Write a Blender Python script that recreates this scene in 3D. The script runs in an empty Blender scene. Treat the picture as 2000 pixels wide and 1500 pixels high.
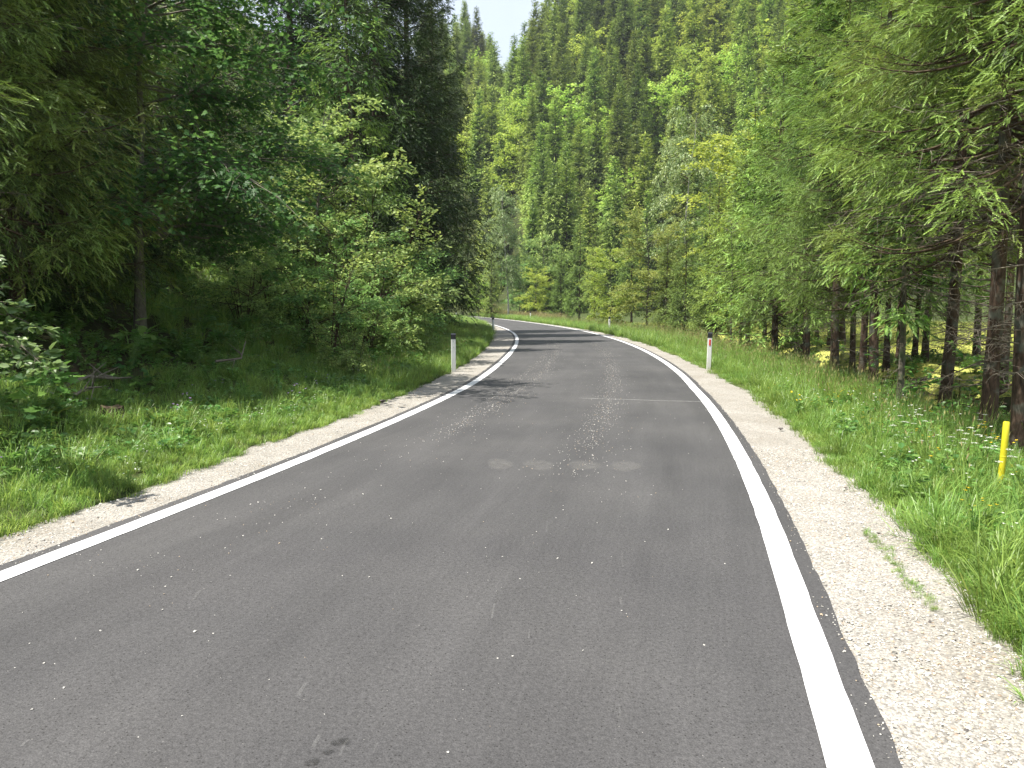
import bpy, math
import numpy as np
R = math.radians
sc = bpy.context.scene
COL = sc.collection

# ------------------------------------------------------------------ camera, sky, sun, exposure
FOC, CX, CY, HZ, CAMH = 1502.0, 1000.0, 750.0, 602.0, 1.55     # pixels of the 2000 px wide photograph
PITCH = math.atan((CY - HZ) / FOC)
cam = bpy.data.objects.new('camera', bpy.data.cameras.new('camera'))
COL.objects.link(cam)
cam.location = (0, 0, CAMH)
cam.rotation_euler = (R(90) - PITCH, 0, 0)
cam.data.sensor_width = 36.0
cam.data.lens = 36.0 * FOC / 2000.0
cam.data.clip_start = 0.05
cam.data.clip_end = 3000
sc.camera = cam

SUN_EL, SUN_B = R(64.5), R(18)
SUN = np.array([-math.cos(SUN_EL) * math.cos(SUN_B), -math.cos(SUN_EL) * math.sin(SUN_B), math.sin(SUN_EL)])
w = bpy.data.worlds.new('World'); sc.world = w; w.use_nodes = True
nt = w.node_tree; bg = nt.nodes['Background']
sky = nt.nodes.new('ShaderNodeTexSky'); sky.sky_type = 'NISHITA'; sky.sun_disc = False
sky.sun_elevation = SUN_EL; sky.sun_rotation = math.atan2(SUN[0], SUN[1])
sky.air_density = 1.0; sky.dust_density = 2.0; sky.ozone_density = 1.0
veil = nt.nodes.new('ShaderNodeMix'); veil.data_type = 'RGBA'      # thin even summer cloud over the whole sky
cn = nt.nodes.new('ShaderNodeTexNoise'); cn.inputs['Scale'].default_value = 2.2; cn.inputs['Detail'].default_value = 7
cr = nt.nodes.new('ShaderNodeMapRange'); cr.inputs[1].default_value = .3; cr.inputs[2].default_value = .7; cr.inputs[3].default_value = .45; cr.inputs[4].default_value = .7
nt.links.new(cn.outputs[0], cr.inputs[0]); nt.links.new(cr.outputs[0], veil.inputs[0])
veil.inputs[7].default_value = (7.2, 7.8, 8.8, 1)
nt.links.new(sky.outputs[0], veil.inputs[6]); nt.links.new(veil.outputs[2], bg.inputs[0]); bg.inputs[1].default_value = 0.07
sl = bpy.data.lights.new('sun', 'SUN'); sl.energy = 5.0; sl.angle = R(0.53); sl.color = (1.0, 0.95, 0.86)
so = bpy.data.objects.new('sun', sl); COL.objects.link(so)
from mathutils import Vector
so.rotation_euler = Vector(SUN).to_track_quat('Z', 'Y').to_euler()
so.location = (-60, -20, 120)
sc.view_settings.view_transform = 'Standard'; sc.view_settings.look = 'None'
sc.view_settings.exposure = 1.3; sc.view_settings.gamma = 1.0
sc.render.engine = 'CYCLES'
sc.cycles.max_bounces = 7; sc.cycles.diffuse_bounces = 4; sc.cycles.transmission_bounces = 4
sc.cycles.glossy_bounces = 2; sc.cycles.transparent_max_bounces = 6; sc.cycles.volume_bounces = 0
sc.cycles.sample_clamp_indirect = 6
sc.cycles.use_denoising = True
sc.cycles.use_adaptive_sampling = False
sc.cycles.caustics_reflective = False; sc.cycles.caustics_refractive = False

# ------------------------------------------------------------------ helpers
rs = np.random.default_rng
def unit(v): return v / np.maximum(np.linalg.norm(v, axis=-1, keepdims=True), 1e-9)

class MB:
    """collects vertices, faces of several materials and a per-vertex tint"""
    def __init__(s): s.v = []; s.f = []; s.t = []; s.n = 0
    def add(s, V, F, mat=0, tint=None, smooth=False):
        V = np.asarray(V, float).reshape(-1, 3); F = np.asarray(F, int)
        if len(V) == 0: return
        s.v.append(V); s.f.append((F + s.n, mat, smooth))
        s.t.append(np.full(len(V), .5) if tint is None else np.broadcast_to(tint, (len(V),)))
        s.n += len(V)
    def mesh(s, name, mats):
        V = np.concatenate(s.v); me = bpy.data.meshes.new(name)
        me.vertices.add(len(V)); me.vertices.foreach_set('co', V.astype(np.float32).ravel())
        tot = np.concatenate([np.full(len(F), F.shape[1]) for F, _, _ in s.f])
        idx = np.concatenate([F.ravel() for F, _, _ in s.f])
        me.loops.add(len(idx)); me.loops.foreach_set('vertex_index', idx.astype(np.int32))
        me.polygons.add(len(tot))
        me.polygons.foreach_set('loop_start', np.concatenate([[0], np.cumsum(tot)[:-1]]).astype(np.int32))
        me.polygons.foreach_set('loop_total', tot.astype(np.int32))
        me.polygons.foreach_set('material_index', np.concatenate([np.full(len(F), m) for F, m, _ in s.f]).astype(np.int32))
        me.polygons.foreach_set('use_smooth', np.concatenate([np.full(len(F), sm) for F, _, sm in s.f]))
        a = me.attributes.new('tint', 'FLOAT', 'POINT'); a.data.foreach_set('value', np.concatenate(s.t).astype(np.float32))
        for m in mats: me.materials.append(m)
        me.update(calc_edges=True)
        return me

def obj(name, me, parent=None, loc=(0, 0, 0)):
    o = bpy.data.objects.new(name, me); COL.objects.link(o); o.location = loc
    if parent: o.parent = parent
    return o
def tag(o, label=None, cat=None, group=None, kind=None):
    if label: o['label'] = label
    if cat: o['category'] = cat
    if group: o['group'] = group
    if kind: o['kind'] = kind
    return o
def thing(name, label, cat, parts, loc, rotz=0., scale=1., group=None, tilt=(0, 0)):
    e = bpy.data.objects.new(name, None); COL.objects.link(e); e.empty_display_size = .2
    e.location = loc; e.rotation_euler = (tilt[0], tilt[1], rotz)
    e.scale = (scale,) * 3 if np.isscalar(scale) else scale
    tag(e, label, cat, group)
    for pn, me in parts:
        c = obj(pn, me, body if pn in ('reflector', 'bolt') else e)
        if pn == 'post_body': body = c
        if pn in ('dead_branches', 'side_twigs', 'branches'): c['kind'] = 'stuff'
    return e

def tubes(P, Rr, k):
    """P (B,n,3) paths, Rr (B,n) radii -> vertices, quads"""
    P = np.asarray(P, float); Rr = np.asarray(Rr, float)
    B, n, _ = P.shape
    T = unit(np.gradient(P, axis=1))
    ref = np.where(np.abs(T[..., 2:3]) > .85, np.array([1., 0, 0]), np.array([0, 0, 1.]))
    a = unit(np.cross(T, ref)); b = np.cross(T, a)
    th = np.arange(k) * 2 * np.pi / k
    V = P[:, :, None, :] + Rr[:, :, None, None] * (np.cos(th)[None, None, :, None] * a[:, :, None, :] + np.sin(th)[None, None, :, None] * b[:, :, None, :])
    i = np.arange(B)[:, None, None] * n * k + np.arange(n - 1)[None, :, None] * k
    j = np.arange(k)[None, None, :]; j2 = (j + 1) % k
    F = np.stack([i + j, i + j2, i + k + j2, i + k + j], -1).reshape(-1, 4)
    return V.reshape(-1, 3), F

def stamp(O, X, Y, Z, S, TV, TF):
    """template vertices TV (k,3) placed at origins O with axes X,Y,Z and scale S"""
    N = len(O); k = len(TV)
    S = np.broadcast_to(np.asarray(S, float), (N,))
    V = O[:, None, :] + S[:, None, None] * (TV[None, :, 0:1] * X[:, None, :] + TV[None, :, 1:2] * Y[:, None, :] + TV[None, :, 2:3] * Z[:, None, :])
    F = (np.asarray(TF)[None] + np.arange(N)[:, None, None] * k).reshape(-1, len(TF[0]))
    return V.reshape(-1, 3), F

def frame(X, up, roll, rng):
    """axes for direction X with normal near up, rolled at random"""
    Y = unit(np.cross(up, X) + 1e-6); Z = np.cross(X, Y)
    a = rng.normal(0, 1, len(X)) * roll
    c, s_ = np.cos(a)[:, None], np.sin(a)[:, None]
    return c * Y + s_ * Z, c * Z - s_ * Y

# ------------------------------------------------------------------ material helpers
def newmat(name):
    m = bpy.data.materials.new(name); m.use_nodes = True
    n = m.node_tree; n.nodes.clear()
    return m, n, n.nodes.new('ShaderNodeOutputMaterial')
def N(n, t, **k):
    x = n.nodes.new(t)
    for a, b in k.items():
        if a == 'inp':
            for i, v in b.items(): x.inputs[i].default_value = v
        else: setattr(x, a, b)
    return x
def ramp(n, stops, mode='LINEAR'):
    r = n.nodes.new('ShaderNodeValToRGB'); r.color_ramp.interpolation = mode
    el = r.color_ramp.elements
    while len(el) < len(stops): el.new(.5)
    for e, (p, c) in zip(el, stops): e.position = p; e.color = (*c, 1) if len(c) == 3 else c
    return r

def leafmat(name, c0, c1, transl=.35, rough=.5, spec=.3, objvar=.35, tcol=1.5, huevar=.02):
    """leaf or needle: colour runs from c0 to c1 with each leaf's own tint, plus a shift per plant"""
    m, n, out = newmat(name); L = n.links.new
    at = N(n, 'ShaderNodeAttribute', attribute_name='tint')
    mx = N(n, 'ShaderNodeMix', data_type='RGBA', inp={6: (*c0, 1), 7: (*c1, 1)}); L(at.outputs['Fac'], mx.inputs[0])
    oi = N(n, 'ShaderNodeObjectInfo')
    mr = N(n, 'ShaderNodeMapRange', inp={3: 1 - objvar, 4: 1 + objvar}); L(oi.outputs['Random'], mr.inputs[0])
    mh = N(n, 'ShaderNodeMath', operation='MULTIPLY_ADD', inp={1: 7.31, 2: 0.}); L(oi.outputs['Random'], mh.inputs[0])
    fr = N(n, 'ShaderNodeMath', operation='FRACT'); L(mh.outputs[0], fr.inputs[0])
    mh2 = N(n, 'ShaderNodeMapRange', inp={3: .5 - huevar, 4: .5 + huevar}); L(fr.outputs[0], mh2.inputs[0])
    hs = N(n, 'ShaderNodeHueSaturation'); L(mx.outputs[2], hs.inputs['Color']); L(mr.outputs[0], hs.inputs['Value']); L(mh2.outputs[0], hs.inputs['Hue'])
    p = N(n, 'ShaderNodeBsdfPrincipled', inp={'Roughness': rough, 'Specular IOR Level': spec}); L(hs.outputs[0], p.inputs['Base Color'])
    if transl > 0:
        h2 = N(n, 'ShaderNodeHueSaturation', inp={'Hue': .485, 'Saturation': 1.0, 'Value': tcol}); L(hs.outputs[0], h2.inputs['Color'])
        t = N(n, 'ShaderNodeBsdfTranslucent'); L(h2.outputs[0], t.inputs[0])
        ms = N(n, 'ShaderNodeMixShader', inp={0: transl}); L(p.outputs[0], ms.inputs[1]); L(t.outputs[0], ms.inputs[2]); L(ms.outputs[0], out.inputs[0])
    else: L(p.outputs[0], out.inputs[0])
    return m

def barkmat(name, c0, c1, scale=18., zs=.25, bump=.6, rough=.9, lich=None):
    m, n, out = newmat(name); L = n.links.new
    tc = N(n, 'ShaderNodeTexCoord'); mp = N(n, 'ShaderNodeMapping', inp={3: (1, 1, zs)}); L(tc.outputs['Object'], mp.inputs[0])
    no = N(n, 'ShaderNodeTexNoise', inp={'Scale': scale, 'Detail': 6., 'Roughness': .65}); L(mp.outputs[0], no.inputs[0])
    r = ramp(n, [(.3, c0), (.7, c1)]); L(no.outputs[0], r.inputs[0]); col = r.outputs[0]
    if lich:
        n2 = N(n, 'ShaderNodeTexNoise', inp={'Scale': 3.5, 'Detail': 5.}); L(tc.outputs['Object'], n2.inputs[0])
        r2 = ramp(n, [(.52, (0, 0, 0)), (.62, (1, 1, 1))]); L(n2.outputs[0], r2.inputs[0])
        mx = N(n, 'ShaderNodeMix', data_type='RGBA', inp={7: (*lich, 1)}); L(r2.outputs[0], mx.inputs[0]); L(col, mx.inputs[6]); col = mx.outputs[2]
    p = N(n, 'ShaderNodeBsdfPrincipled', inp={'Roughness': rough, 'Specular IOR Level': .2}); L(col, p.inputs['Base Color'])
    b = N(n, 'ShaderNodeBump', inp={'Strength': bump, 'Distance': .02}); L(no.outputs[0], b.inputs['Height']); L(b.outputs[0], p.inputs['Normal'])
    L(p.outputs[0], out.inputs[0])
    return m

def flat(name, c, rough=.6, spec=.3, var=.1, nscale=30., emit=None):
    m, n, out = newmat(name); L = n.links.new
    tc = N(n, 'ShaderNodeTexCoord'); no = N(n, 'ShaderNodeTexNoise', inp={'Scale': nscale, 'Detail': 5.}); L(tc.outputs['Object'], no.inputs[0])
    c = np.array(c); r = ramp(n, [(.3, tuple(c * (1 - var))), (.7, tuple(np.minimum(c * (1 + var), .95)))]); L(no.outputs[0], r.inputs[0])
    p = N(n, 'ShaderNodeBsdfPrincipled', inp={'Roughness': rough, 'Specular IOR Level': spec}); L(r.outputs[0], p.inputs['Base Color'])
    L(p.outputs[0], out.inputs[0])
    return m

# ------------------------------------------------------------------ the road's course and the lie of the land
def spline(xk, yk):
    xk = np.array(xk, float); yk = np.array(yk, float); n = len(xk); h = np.diff(xk)
    A = np.eye(n); b = np.zeros(n)
    for i in range(1, n - 1):
        A[i, i - 1], A[i, i], A[i, i + 1] = h[i - 1], 2 * (h[i - 1] + h[i]), h[i]
        b[i] = 6 * ((yk[i + 1] - yk[i]) / h[i] - (yk[i] - yk[i - 1]) / h[i - 1])
    M = np.linalg.solve(A, b)
    def f(x):
        x = np.asarray(x, float); xc = np.clip(x, xk[0], xk[-1])
        i = np.clip(np.searchsorted(xk, xc) - 1, 0, n - 2); a = xk[i + 1] - xc; c = xc - xk[i]; hh = h[i]
        v = (M[i] * a**3 + M[i + 1] * c**3) / (6 * hh) + (yk[i] / hh - M[i] * hh / 6) * a + (yk[i + 1] / hh - M[i + 1] * hh / 6) * c
        s0 = (yk[1] - yk[0]) / h[0] - h[0] * (2 * M[0] + M[1]) / 6; s1 = (yk[-1] - yk[-2]) / h[-1] + h[-1] * (M[-2] + 2 * M[-1]) / 6
        return v + np.where(x < xk[0], (x - xk[0]) * s0, 0) + np.where(x > xk[-1], (x - xk[-1]) * s1, 0)
    return f
XC = spline([-14, 2.75, 4.5, 6.2, 9, 12, 15, 18, 22, 28, 35, 45, 57, 75, 100, 150, 220, 300], [-5.1, -1.044, -.617, -.218, .36, .89, 1.327, 1.675, 2.03, 2.41, 2.65, 2.62, 2.02, .36, -2.75, -10.6, -24, -44])
HWf = lambda y: np.interp(y, [-14, 15, 18, 22, 28, 36, 300], [2.11, 2.115, 2.18, 2.25, 2.32, 2.36, 2.42])
def XS(y): return (XC(np.asarray(y) + .05) - XC(np.asarray(y) - .05)) / .1
def U(x, y): s = XS(y); return (x - XC(y)) / np.sqrt(1 + s * s)
def road_pt(u, y):
    s = XS(y); q = np.sqrt(1 + s * s)
    return XC(y) + u / q, y - u * s / q
def sp(x, k): return k * np.logaddexp(0, x / k)
def sst(a, b, x): t = np.clip((x - a) / (b - a), 0, 1); return t * t * (3 - 2 * t)
GL, GR = 2.9, 3.3        # where gravel gives way to turf
def gl(y): return np.interp(y, [3, 5, 7, 10, 14, 18, 31, 43, 60, 80], [2.82, 2.86, 2.96, 3.0, 3.08, 3.14, 3.5, 3.76, 3.6, 3.3]) + .03 * np.sin(y * 1.7) + .025 * np.sin(y * 5.1) + .012 * np.sin(y * 13.3)
def gr(y): return np.interp(y, [2, 3.3, 5, 7, 18, 30], [3.05, 3.06, 3.1, 3.06, 3.05, 3.1]) + .04 * np.sin(y * 1.3 + 1) + .03 * np.sin(y * 4.3) + .012 * np.sin(y * 12.1)
def H(x, y):
    x = np.asarray(x, float); y = np.asarray(y, float)
    yc = np.clip(y, -30, 290); u = U(x, yc)
    l = np.maximum(-u - gl(yc), 0); r = np.maximum(u - gr(yc), 0)
    nz = .05 * (np.sin(x * 1.9 + y * .7) + np.sin(y * 1.3 - x * .8) + .6 * np.sin(x * 4.1 + 1) * np.sin(y * 3.7))
    zl = .05 * np.minimum(l, .3) / .3 + .06 * l + .24 * sp(l - 1.9, .4) + .28 * sp(l - 6.5, .8) - .3 * sp(l - 15, 2)
    zl = np.where(l > 0, zl + nz * sst(.5, 2.5, l) * 1.4, 0)
    ch = sst(3.0, 4.1, r) * (1 - sst(5.8, 7.2, r)) * (1 - sst(70, 95, y))
    zr = .05 * np.minimum(r, .3) / .3 - .10 * np.minimum(r, 2.5) - .85 * ch + .012 * np.maximum(r - 6, 0)
    zr = np.where(r > 0, zr + nz * sst(.5, 2.5, r), 0)
    z = np.where(l > 0, zl, 0) + np.where(r > 0, zr, 0)
    z = np.where((l <= 0) & (r <= 0), -.05, z)
    s = (y - 152) * .95 + x * .30
    zh = .86 * sp(s, 7) * np.maximum(sst(5, 20, u), sst(175, 200, y)); cap = 61 + 1.5 * x
    zh = -8 * np.logaddexp(-zh / 8, -np.maximum(cap, 10) / 8)
    hp = np.minimum(.95 * sp(y - 190, 8), 85) / (1 + np.exp((x + 3.6) / 2.2))
    zz = np.maximum(np.maximum(zh, 0), hp)
    und = 1.2 * np.sin(x * .11 + y * .07) * sst(5, 25, zz)
    return z + zz + und

def ray(px, py):
    d = np.array([(px - CX) / FOC, 0, 0]) + np.array([0, math.cos(PITCH), -math.sin(PITCH)]) + (CY - py) / FOC * np.array([0, math.sin(PITCH), math.cos(PITCH)])
    return d
def ground_px(px, py, z=0.):
    d = ray(px, py); t = (z - CAMH) / d[2]; return d[0] * t, d[1] * t
def at(px, dist):
    """ground point under image column px at distance dist"""
    return (px - CX) / FOC * dist * 1.0, dist
def onto(px, py, lift=0.):
    d = ray(px, py)
    for t in np.arange(100, 600, 1.):
        p = np.array([0, 0, CAMH]) + d * t
        if p[2] < H(p[0], p[1]) + lift: return p[0], p[1]
    return p[0], p[1]

# ------------------------------------------------------------------ materials of the ground
def groundmat(name, ca, cb, cc, s1=1.2, s2=14., bump=.5):
    m, n, out = newmat(name); L = n.links.new
    tc = N(n, 'ShaderNodeTexCoord')
    a = N(n, 'ShaderNodeTexNoise', inp={'Scale': s1, 'Detail': 6., 'Roughness': .6}); L(tc.outputs['Object'], a.inputs[0])
    b = N(n, 'ShaderNodeTexNoise', inp={'Scale': s2, 'Detail': 6., 'Roughness': .7}); L(tc.outputs['Object'], b.inputs[0])
    r = ramp(n, [(.35, ca), (.65, cb)]); L(a.outputs[0], r.inputs[0])
    r2 = ramp(n, [(.45, (0, 0, 0)), (.7, (1, 1, 1))]); L(b.outputs[0], r2.inputs[0])
    mx = N(n, 'ShaderNodeMix', data_type='RGBA', inp={7: (*cc, 1)}); L(r2.outputs[0], mx.inputs[0]); L(r.outputs[0], mx.inputs[6])
    p = N(n, 'ShaderNodeBsdfPrincipled', inp={'Roughness': .95, 'Specular IOR Level': .1}); L(mx.outputs[2], p.inputs['Base Color'])
    bp = N(n, 'ShaderNodeBump', inp={'Strength': bump, 'Distance': .05}); L(b.outputs[0], bp.inputs['Height']); L(bp.outputs[0], p.inputs['Normal'])
    L(p.outputs[0], out.inputs[0]); return m
M_TURF = groundmat('turf_soil', (.035, .055, .016), (.055, .085, .022), (.07, .06, .035))
M_FOREST = groundmat('forest_floor', (.035, .03, .018), (.03, .045, .015), (.06, .04, .022))
M_MEADOW = groundmat('meadow_ground', (.32, .34, .08), (.40, .39, .11), (.26, .30, .07), .3, 5.)
M_HILL = groundmat('hill_floor', (.03, .045, .016), (.05, .065, .02), (.045, .04, .022), .2, 2.)

def asphaltmat():
    m, n, out = newmat('asphalt'); L = n.links.new
    tc = N(n, 'ShaderNodeTexCoord')
    uv = N(n, 'ShaderNodeAttribute', attribute_name='road_uv')
    fine = N(n, 'ShaderNodeTexNoise', inp={'Scale': 170., 'Detail': 4., 'Roughness': .7}); L(tc.outputs['Object'], fine.inputs[0])
    vor = N(n, 'ShaderNodeTexVoronoi', inp={'Scale': 120.}); L(tc.outputs['Object'], vor.inputs[0])
    mp = N(n, 'ShaderNodeMapping', inp={3: (1.5, .16, 1)}); L(uv.outputs['Vector'], mp.inputs[0])
    streak = N(n, 'ShaderNodeTexNoise', inp={'Scale': 1.3, 'Detail': 7., 'Roughness': .6, 'Distortion': .3}); L(mp.outputs[0], streak.inputs[0])
    mp2 = N(n, 'ShaderNodeMapping', inp={3: (22., .5, 1)}); L(uv.outputs['Vector'], mp2.inputs[0])
    str2 = N(n, 'ShaderNodeTexNoise', inp={'Scale': 2., 'Detail': 5.}); L(mp2.outputs[0], str2.inputs[0])
    blot = N(n, 'ShaderNodeTexNoise', inp={'Scale': .45, 'Detail': 5., 'Roughness': .55}); L(tc.outputs['Object'], blot.inputs[0])
    r1 = ramp(n, [(.25, (.041, .041, .0435)), (.75, (.065, .065, .068))]); L(streak.outputs[0], r1.inputs[0])
    r2 = ramp(n, [(.3, (.6, .6, .6)), (.72, (1.42, 1.40, 1.37))]); L(fine.outputs[0], r2.inputs[0])
    mu = N(n, 'ShaderNodeMix', data_type='RGBA', blend_type='MULTIPLY', inp={0: 1.}); L(r1.outputs[0], mu.inputs[6]); L(r2.outputs[0], mu.inputs[7])
    r3 = ramp(n, [(.35, (.85, .85, .86)), (.65, (1.18, 1.17, 1.15))]); L(blot.outputs[0], r3.inputs[0])
    mu2 = N(n, 'ShaderNodeMix', data_type='RGBA', blend_type='MULTIPLY', inp={0: 1.}); 
    mid = N(n, 'ShaderNodeTexNoise', inp={'Scale': 48., 'Detail': 3., 'Roughness': .8}); L(tc.outputs['Object'], mid.inputs[0])
    rm = ramp(n, [(.36, (.78, .77, .77)), (.64, (1.22, 1.21, 1.2))]); L(mid.outputs[0], rm.inputs[0])
    mum = N(n, 'ShaderNodeMix', data_type='RGBA', blend_type='MULTIPLY', inp={0: 1.}); L(mu.outputs[2], mum.inputs[6]); L(rm.outputs[0], mum.inputs[7])
    L(mum.outputs[2], mu2.inputs[6]); L(r3.outputs[0], mu2.inputs[7])
    r4 = ramp(n, [(.35, (.965, .965, .965)), (.68, (1.04, 1.04, 1.04))]); L(str2.outputs[0], r4.inputs[0])
    mu3 = N(n, 'ShaderNodeMix', data_type='RGBA', blend_type='MULTIPLY', inp={0: 1.}); L(mu2.outputs[2], mu3.inputs[6]); L(r4.outputs[0], mu3.inputs[7])
    # pale and dark chips of stone in the surface
    chip = N(n, 'ShaderNodeTexVoronoi', inp={'Scale': 38.}); L(tc.outputs['Object'], chip.inputs[0])
    rc = ramp(n, [(.055, (1, 1, 1)), (.075, (0, 0, 0))]); L(chip.outputs['Distance'], rc.inputs[0])
    sel = N(n, 'ShaderNodeMath', operation='GREATER_THAN', inp={1: .9}); sx = N(n, 'ShaderNodeSeparateColor'); L(chip.outputs['Color'], sx.inputs[0]); L(sx.outputs[0], sel.inputs[0])
    mm = N(n, 'ShaderNodeMath', operation='MULTIPLY'); L(rc.outputs[0], mm.inputs[0]); L(sel.outputs[0], mm.inputs[1])
    mc = N(n, 'ShaderNodeMix', data_type='RGBA', inp={7: (.3, .29, .27, 1)}); L(mm.outputs[0], mc.inputs[0]); L(mu3.outputs[2], mc.inputs[6])
    pit = N(n, 'ShaderNodeTexVoronoi', inp={'Scale': 55., 'Randomness': 1.}); L(tc.outputs['Object'], pit.inputs[0])
    rp = ramp(n, [(.16, (1, 1, 1)), (.26, (0, 0, 0))]); L(pit.outputs['Distance'], rp.inputs[0])
    sel2 = N(n, 'ShaderNodeMath', operation='GREATER_THAN', inp={1: .62}); sx2 = N(n, 'ShaderNodeSeparateColor'); L(pit.outputs['Color'], sx2.inputs[0]); L(sx2.outputs[1], sel2.inputs[0])
    mm2 = N(n, 'ShaderNodeMath', operation='MULTIPLY'); L(rp.outputs[0], mm2.inputs[0]); L(sel2.outputs[0], mm2.inputs[1])
    mc2 = N(n, 'ShaderNodeMix', data_type='RGBA', inp={7: (.018, .017, .017, 1)}); L(mm2.outputs[0], mc2.inputs[0]); L(mc.outputs[2], mc2.inputs[6])
    p = N(n, 'ShaderNodeBsdfPrincipled', inp={'Roughness': .72, 'Specular IOR Level': .35}); L(mc2.outputs[2], p.inputs['Base Color'])
    ad = N(n, 'ShaderNodeMath', operation='MULTIPLY_ADD', inp={1: .6}); L(vor.outputs['Distance'], ad.inputs[0]); L(fine.outputs[0], ad.inputs[2])
    b = N(n, 'ShaderNodeBump', inp={'Strength': .55, 'Distance': .006}); L(ad.outputs[0], b.inputs['Height']); L(b.outputs[0], p.inputs['Normal'])
    L(p.outputs[0], out.inputs[0]); return m
def gravelmat(name, k=1.):
    m, n, out = newmat(name); L = n.links.new
    tc = N(n, 'ShaderNodeTexCoord')
    v = N(n, 'ShaderNodeTexVoronoi', inp={'Scale': 80.}); L(tc.outputs['Object'], v.inputs[0])
    v2 = N(n, 'ShaderNodeTexVoronoi', inp={'Scale': 150.}); L(tc.outputs['Object'], v2.inputs[0])
    sx = N(n, 'ShaderNodeSeparateColor'); L(v.outputs['Color'], sx.inputs[0])
    r = ramp(n, [(0, (.28 * k, .27 * k, .25 * k)), (.12, (.40 * k, .385 * k, .355 * k)), (.5, (.46 * k, .445 * k, .41 * k)), (.94, (.53 * k, .515 * k, .48 * k)), (1., (.45 * k, .34 * k, .25 * k))]); L(sx.outputs[0], r.inputs[0])
    rd = ramp(n, [(0, (1.05,) * 3), (.55, (1,) * 3), (.85, (.5, .48, .45))]); L(v.outputs['Distance'], rd.inputs[0])
    mu = N(n, 'ShaderNodeMix', data_type='RGBA', blend_type='MULTIPLY', inp={0: .8}); L(r.outputs[0], mu.inputs[6]); L(rd.outputs[0], mu.inputs[7])
    no = N(n, 'ShaderNodeTexNoise', inp={'Scale': 1.1, 'Detail': 6.}); L(tc.outputs['Object'], no.inputs[0])
    r3 = ramp(n, [(.3, (.86, .84, .8)), (.7, (1.1, 1.1, 1.1))]); L(no.outputs[0], r3.inputs[0])
    mu2 = N(n, 'ShaderNodeMix', data_type='RGBA', blend_type='MULTIPLY', inp={0: 1.}); 
    mid = N(n, 'ShaderNodeTexNoise', inp={'Scale': 48., 'Detail': 3., 'Roughness': .8}); L(tc.outputs['Object'], mid.inputs[0])
    rm = ramp(n, [(.36, (.78, .77, .77)), (.64, (1.22, 1.21, 1.2))]); L(mid.outputs[0], rm.inputs[0])
    mum = N(n, 'ShaderNodeMix', data_type='RGBA', blend_type='MULTIPLY', inp={0: 1.}); L(mu.outputs[2], mum.inputs[6]); L(rm.outputs[0], mum.inputs[7])
    L(mum.outputs[2], mu2.inputs[6]); L(r3.outputs[0], mu2.inputs[7])
    p = N(n, 'ShaderNodeBsdfPrincipled', inp={'Roughness': .9, 'Specular IOR Level': .2}); L(mu2.outputs[2], p.inputs['Base Color'])
    s1 = N(n, 'ShaderNodeMath', operation='MULTIPLY_ADD', inp={1: .5}); L(v2.outputs['Distance'], s1.inputs[0]); L(v.outputs['Distance'], s1.inputs[2])
    b = N(n, 'ShaderNodeBump', invert=True, inp={'Strength': .6, 'Distance': .009}); L(s1.outputs[0], b.inputs['Height']); L(b.outputs[0], p.inputs['Normal'])
    L(p.outputs[0], out.inputs[0]); return m
def paintmat():
    m, n, out = newmat('white_road_paint'); L = n.links.new
    tc = N(n, 'ShaderNodeTexCoord')
    a = N(n, 'ShaderNodeTexNoise', inp={'Scale': 90., 'Detail': 5., 'Roughness': .7}); L(tc.outputs['Object'], a.inputs[0])
    c = N(n, 'ShaderNodeTexNoise', inp={'Scale': 3., 'Detail': 5.}); L(tc.outputs['Object'], c.inputs[0])
    r = ramp(n, [(.22, (.22, .22, .22)), (.33, (.50, .50, .50)), (.5, (.60, .61, .625))]); L(a.outputs[0], r.inputs[0])
    r2 = ramp(n, [(.3, (.86, .86, .85)), (.6, (1, 1, 1))]); L(c.outputs[0], r2.inputs[0])
    mu = N(n, 'ShaderNodeMix', data_type='RGBA', blend_type='MULTIPLY', inp={0: 1.}); L(r.outputs[0], mu.inputs[6]); L(r2.outputs[0], mu.inputs[7])
    p = N(n, 'ShaderNodeBsdfPrincipled', inp={'Roughness': .6, 'Specular IOR Level': .4}); L(mu.outputs[2], p.inputs['Base Color'])
    b = N(n, 'ShaderNodeBump', inp={'Strength': .3, 'Distance': .004}); L(a.outputs[0], b.inputs['Height']); L(b.outputs[0], p.inputs['Normal'])
    L(p.outputs[0], out.inputs[0]); return m
def stainmat(name, c, lo, hi, scale=9.):
    """thin dust or scuff film: noise decides where it has worn away"""
    m, n, out = newmat(name); L = n.links.new
    tc = N(n, 'ShaderNodeTexCoord'); at_ = N(n, 'ShaderNodeAttribute', attribute_name='tint')
    a = N(n, 'ShaderNodeTexNoise', inp={'Scale': scale, 'Detail': 8., 'Roughness': .75}); L(tc.outputs['Object'], a.inputs[0])
    mr = N(n, 'ShaderNodeMapRange', inp={1: .35, 2: .7, 3: lo, 4: hi}); L(a.outputs[0], mr.inputs[0])
    mu = N(n, 'ShaderNodeMath', operation='MULTIPLY'); L(mr.outputs[0], mu.inputs[0]); L(at_.outputs['Fac'], mu.inputs[1])
    p = N(n, 'ShaderNodeBsdfPrincipled', inp={'Base Color': (*c, 1), 'Roughness': .9}); t = N(n, 'ShaderNodeBsdfTransparent')
    ms = N(n, 'ShaderNodeMixShader'); L(mu.outputs[0], ms.inputs[0]); L(t.outputs[0], ms.inputs[1]); L(p.outputs[0], ms.inputs[2]); L(ms.outputs[0], out.inputs[0])
    return m
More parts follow.
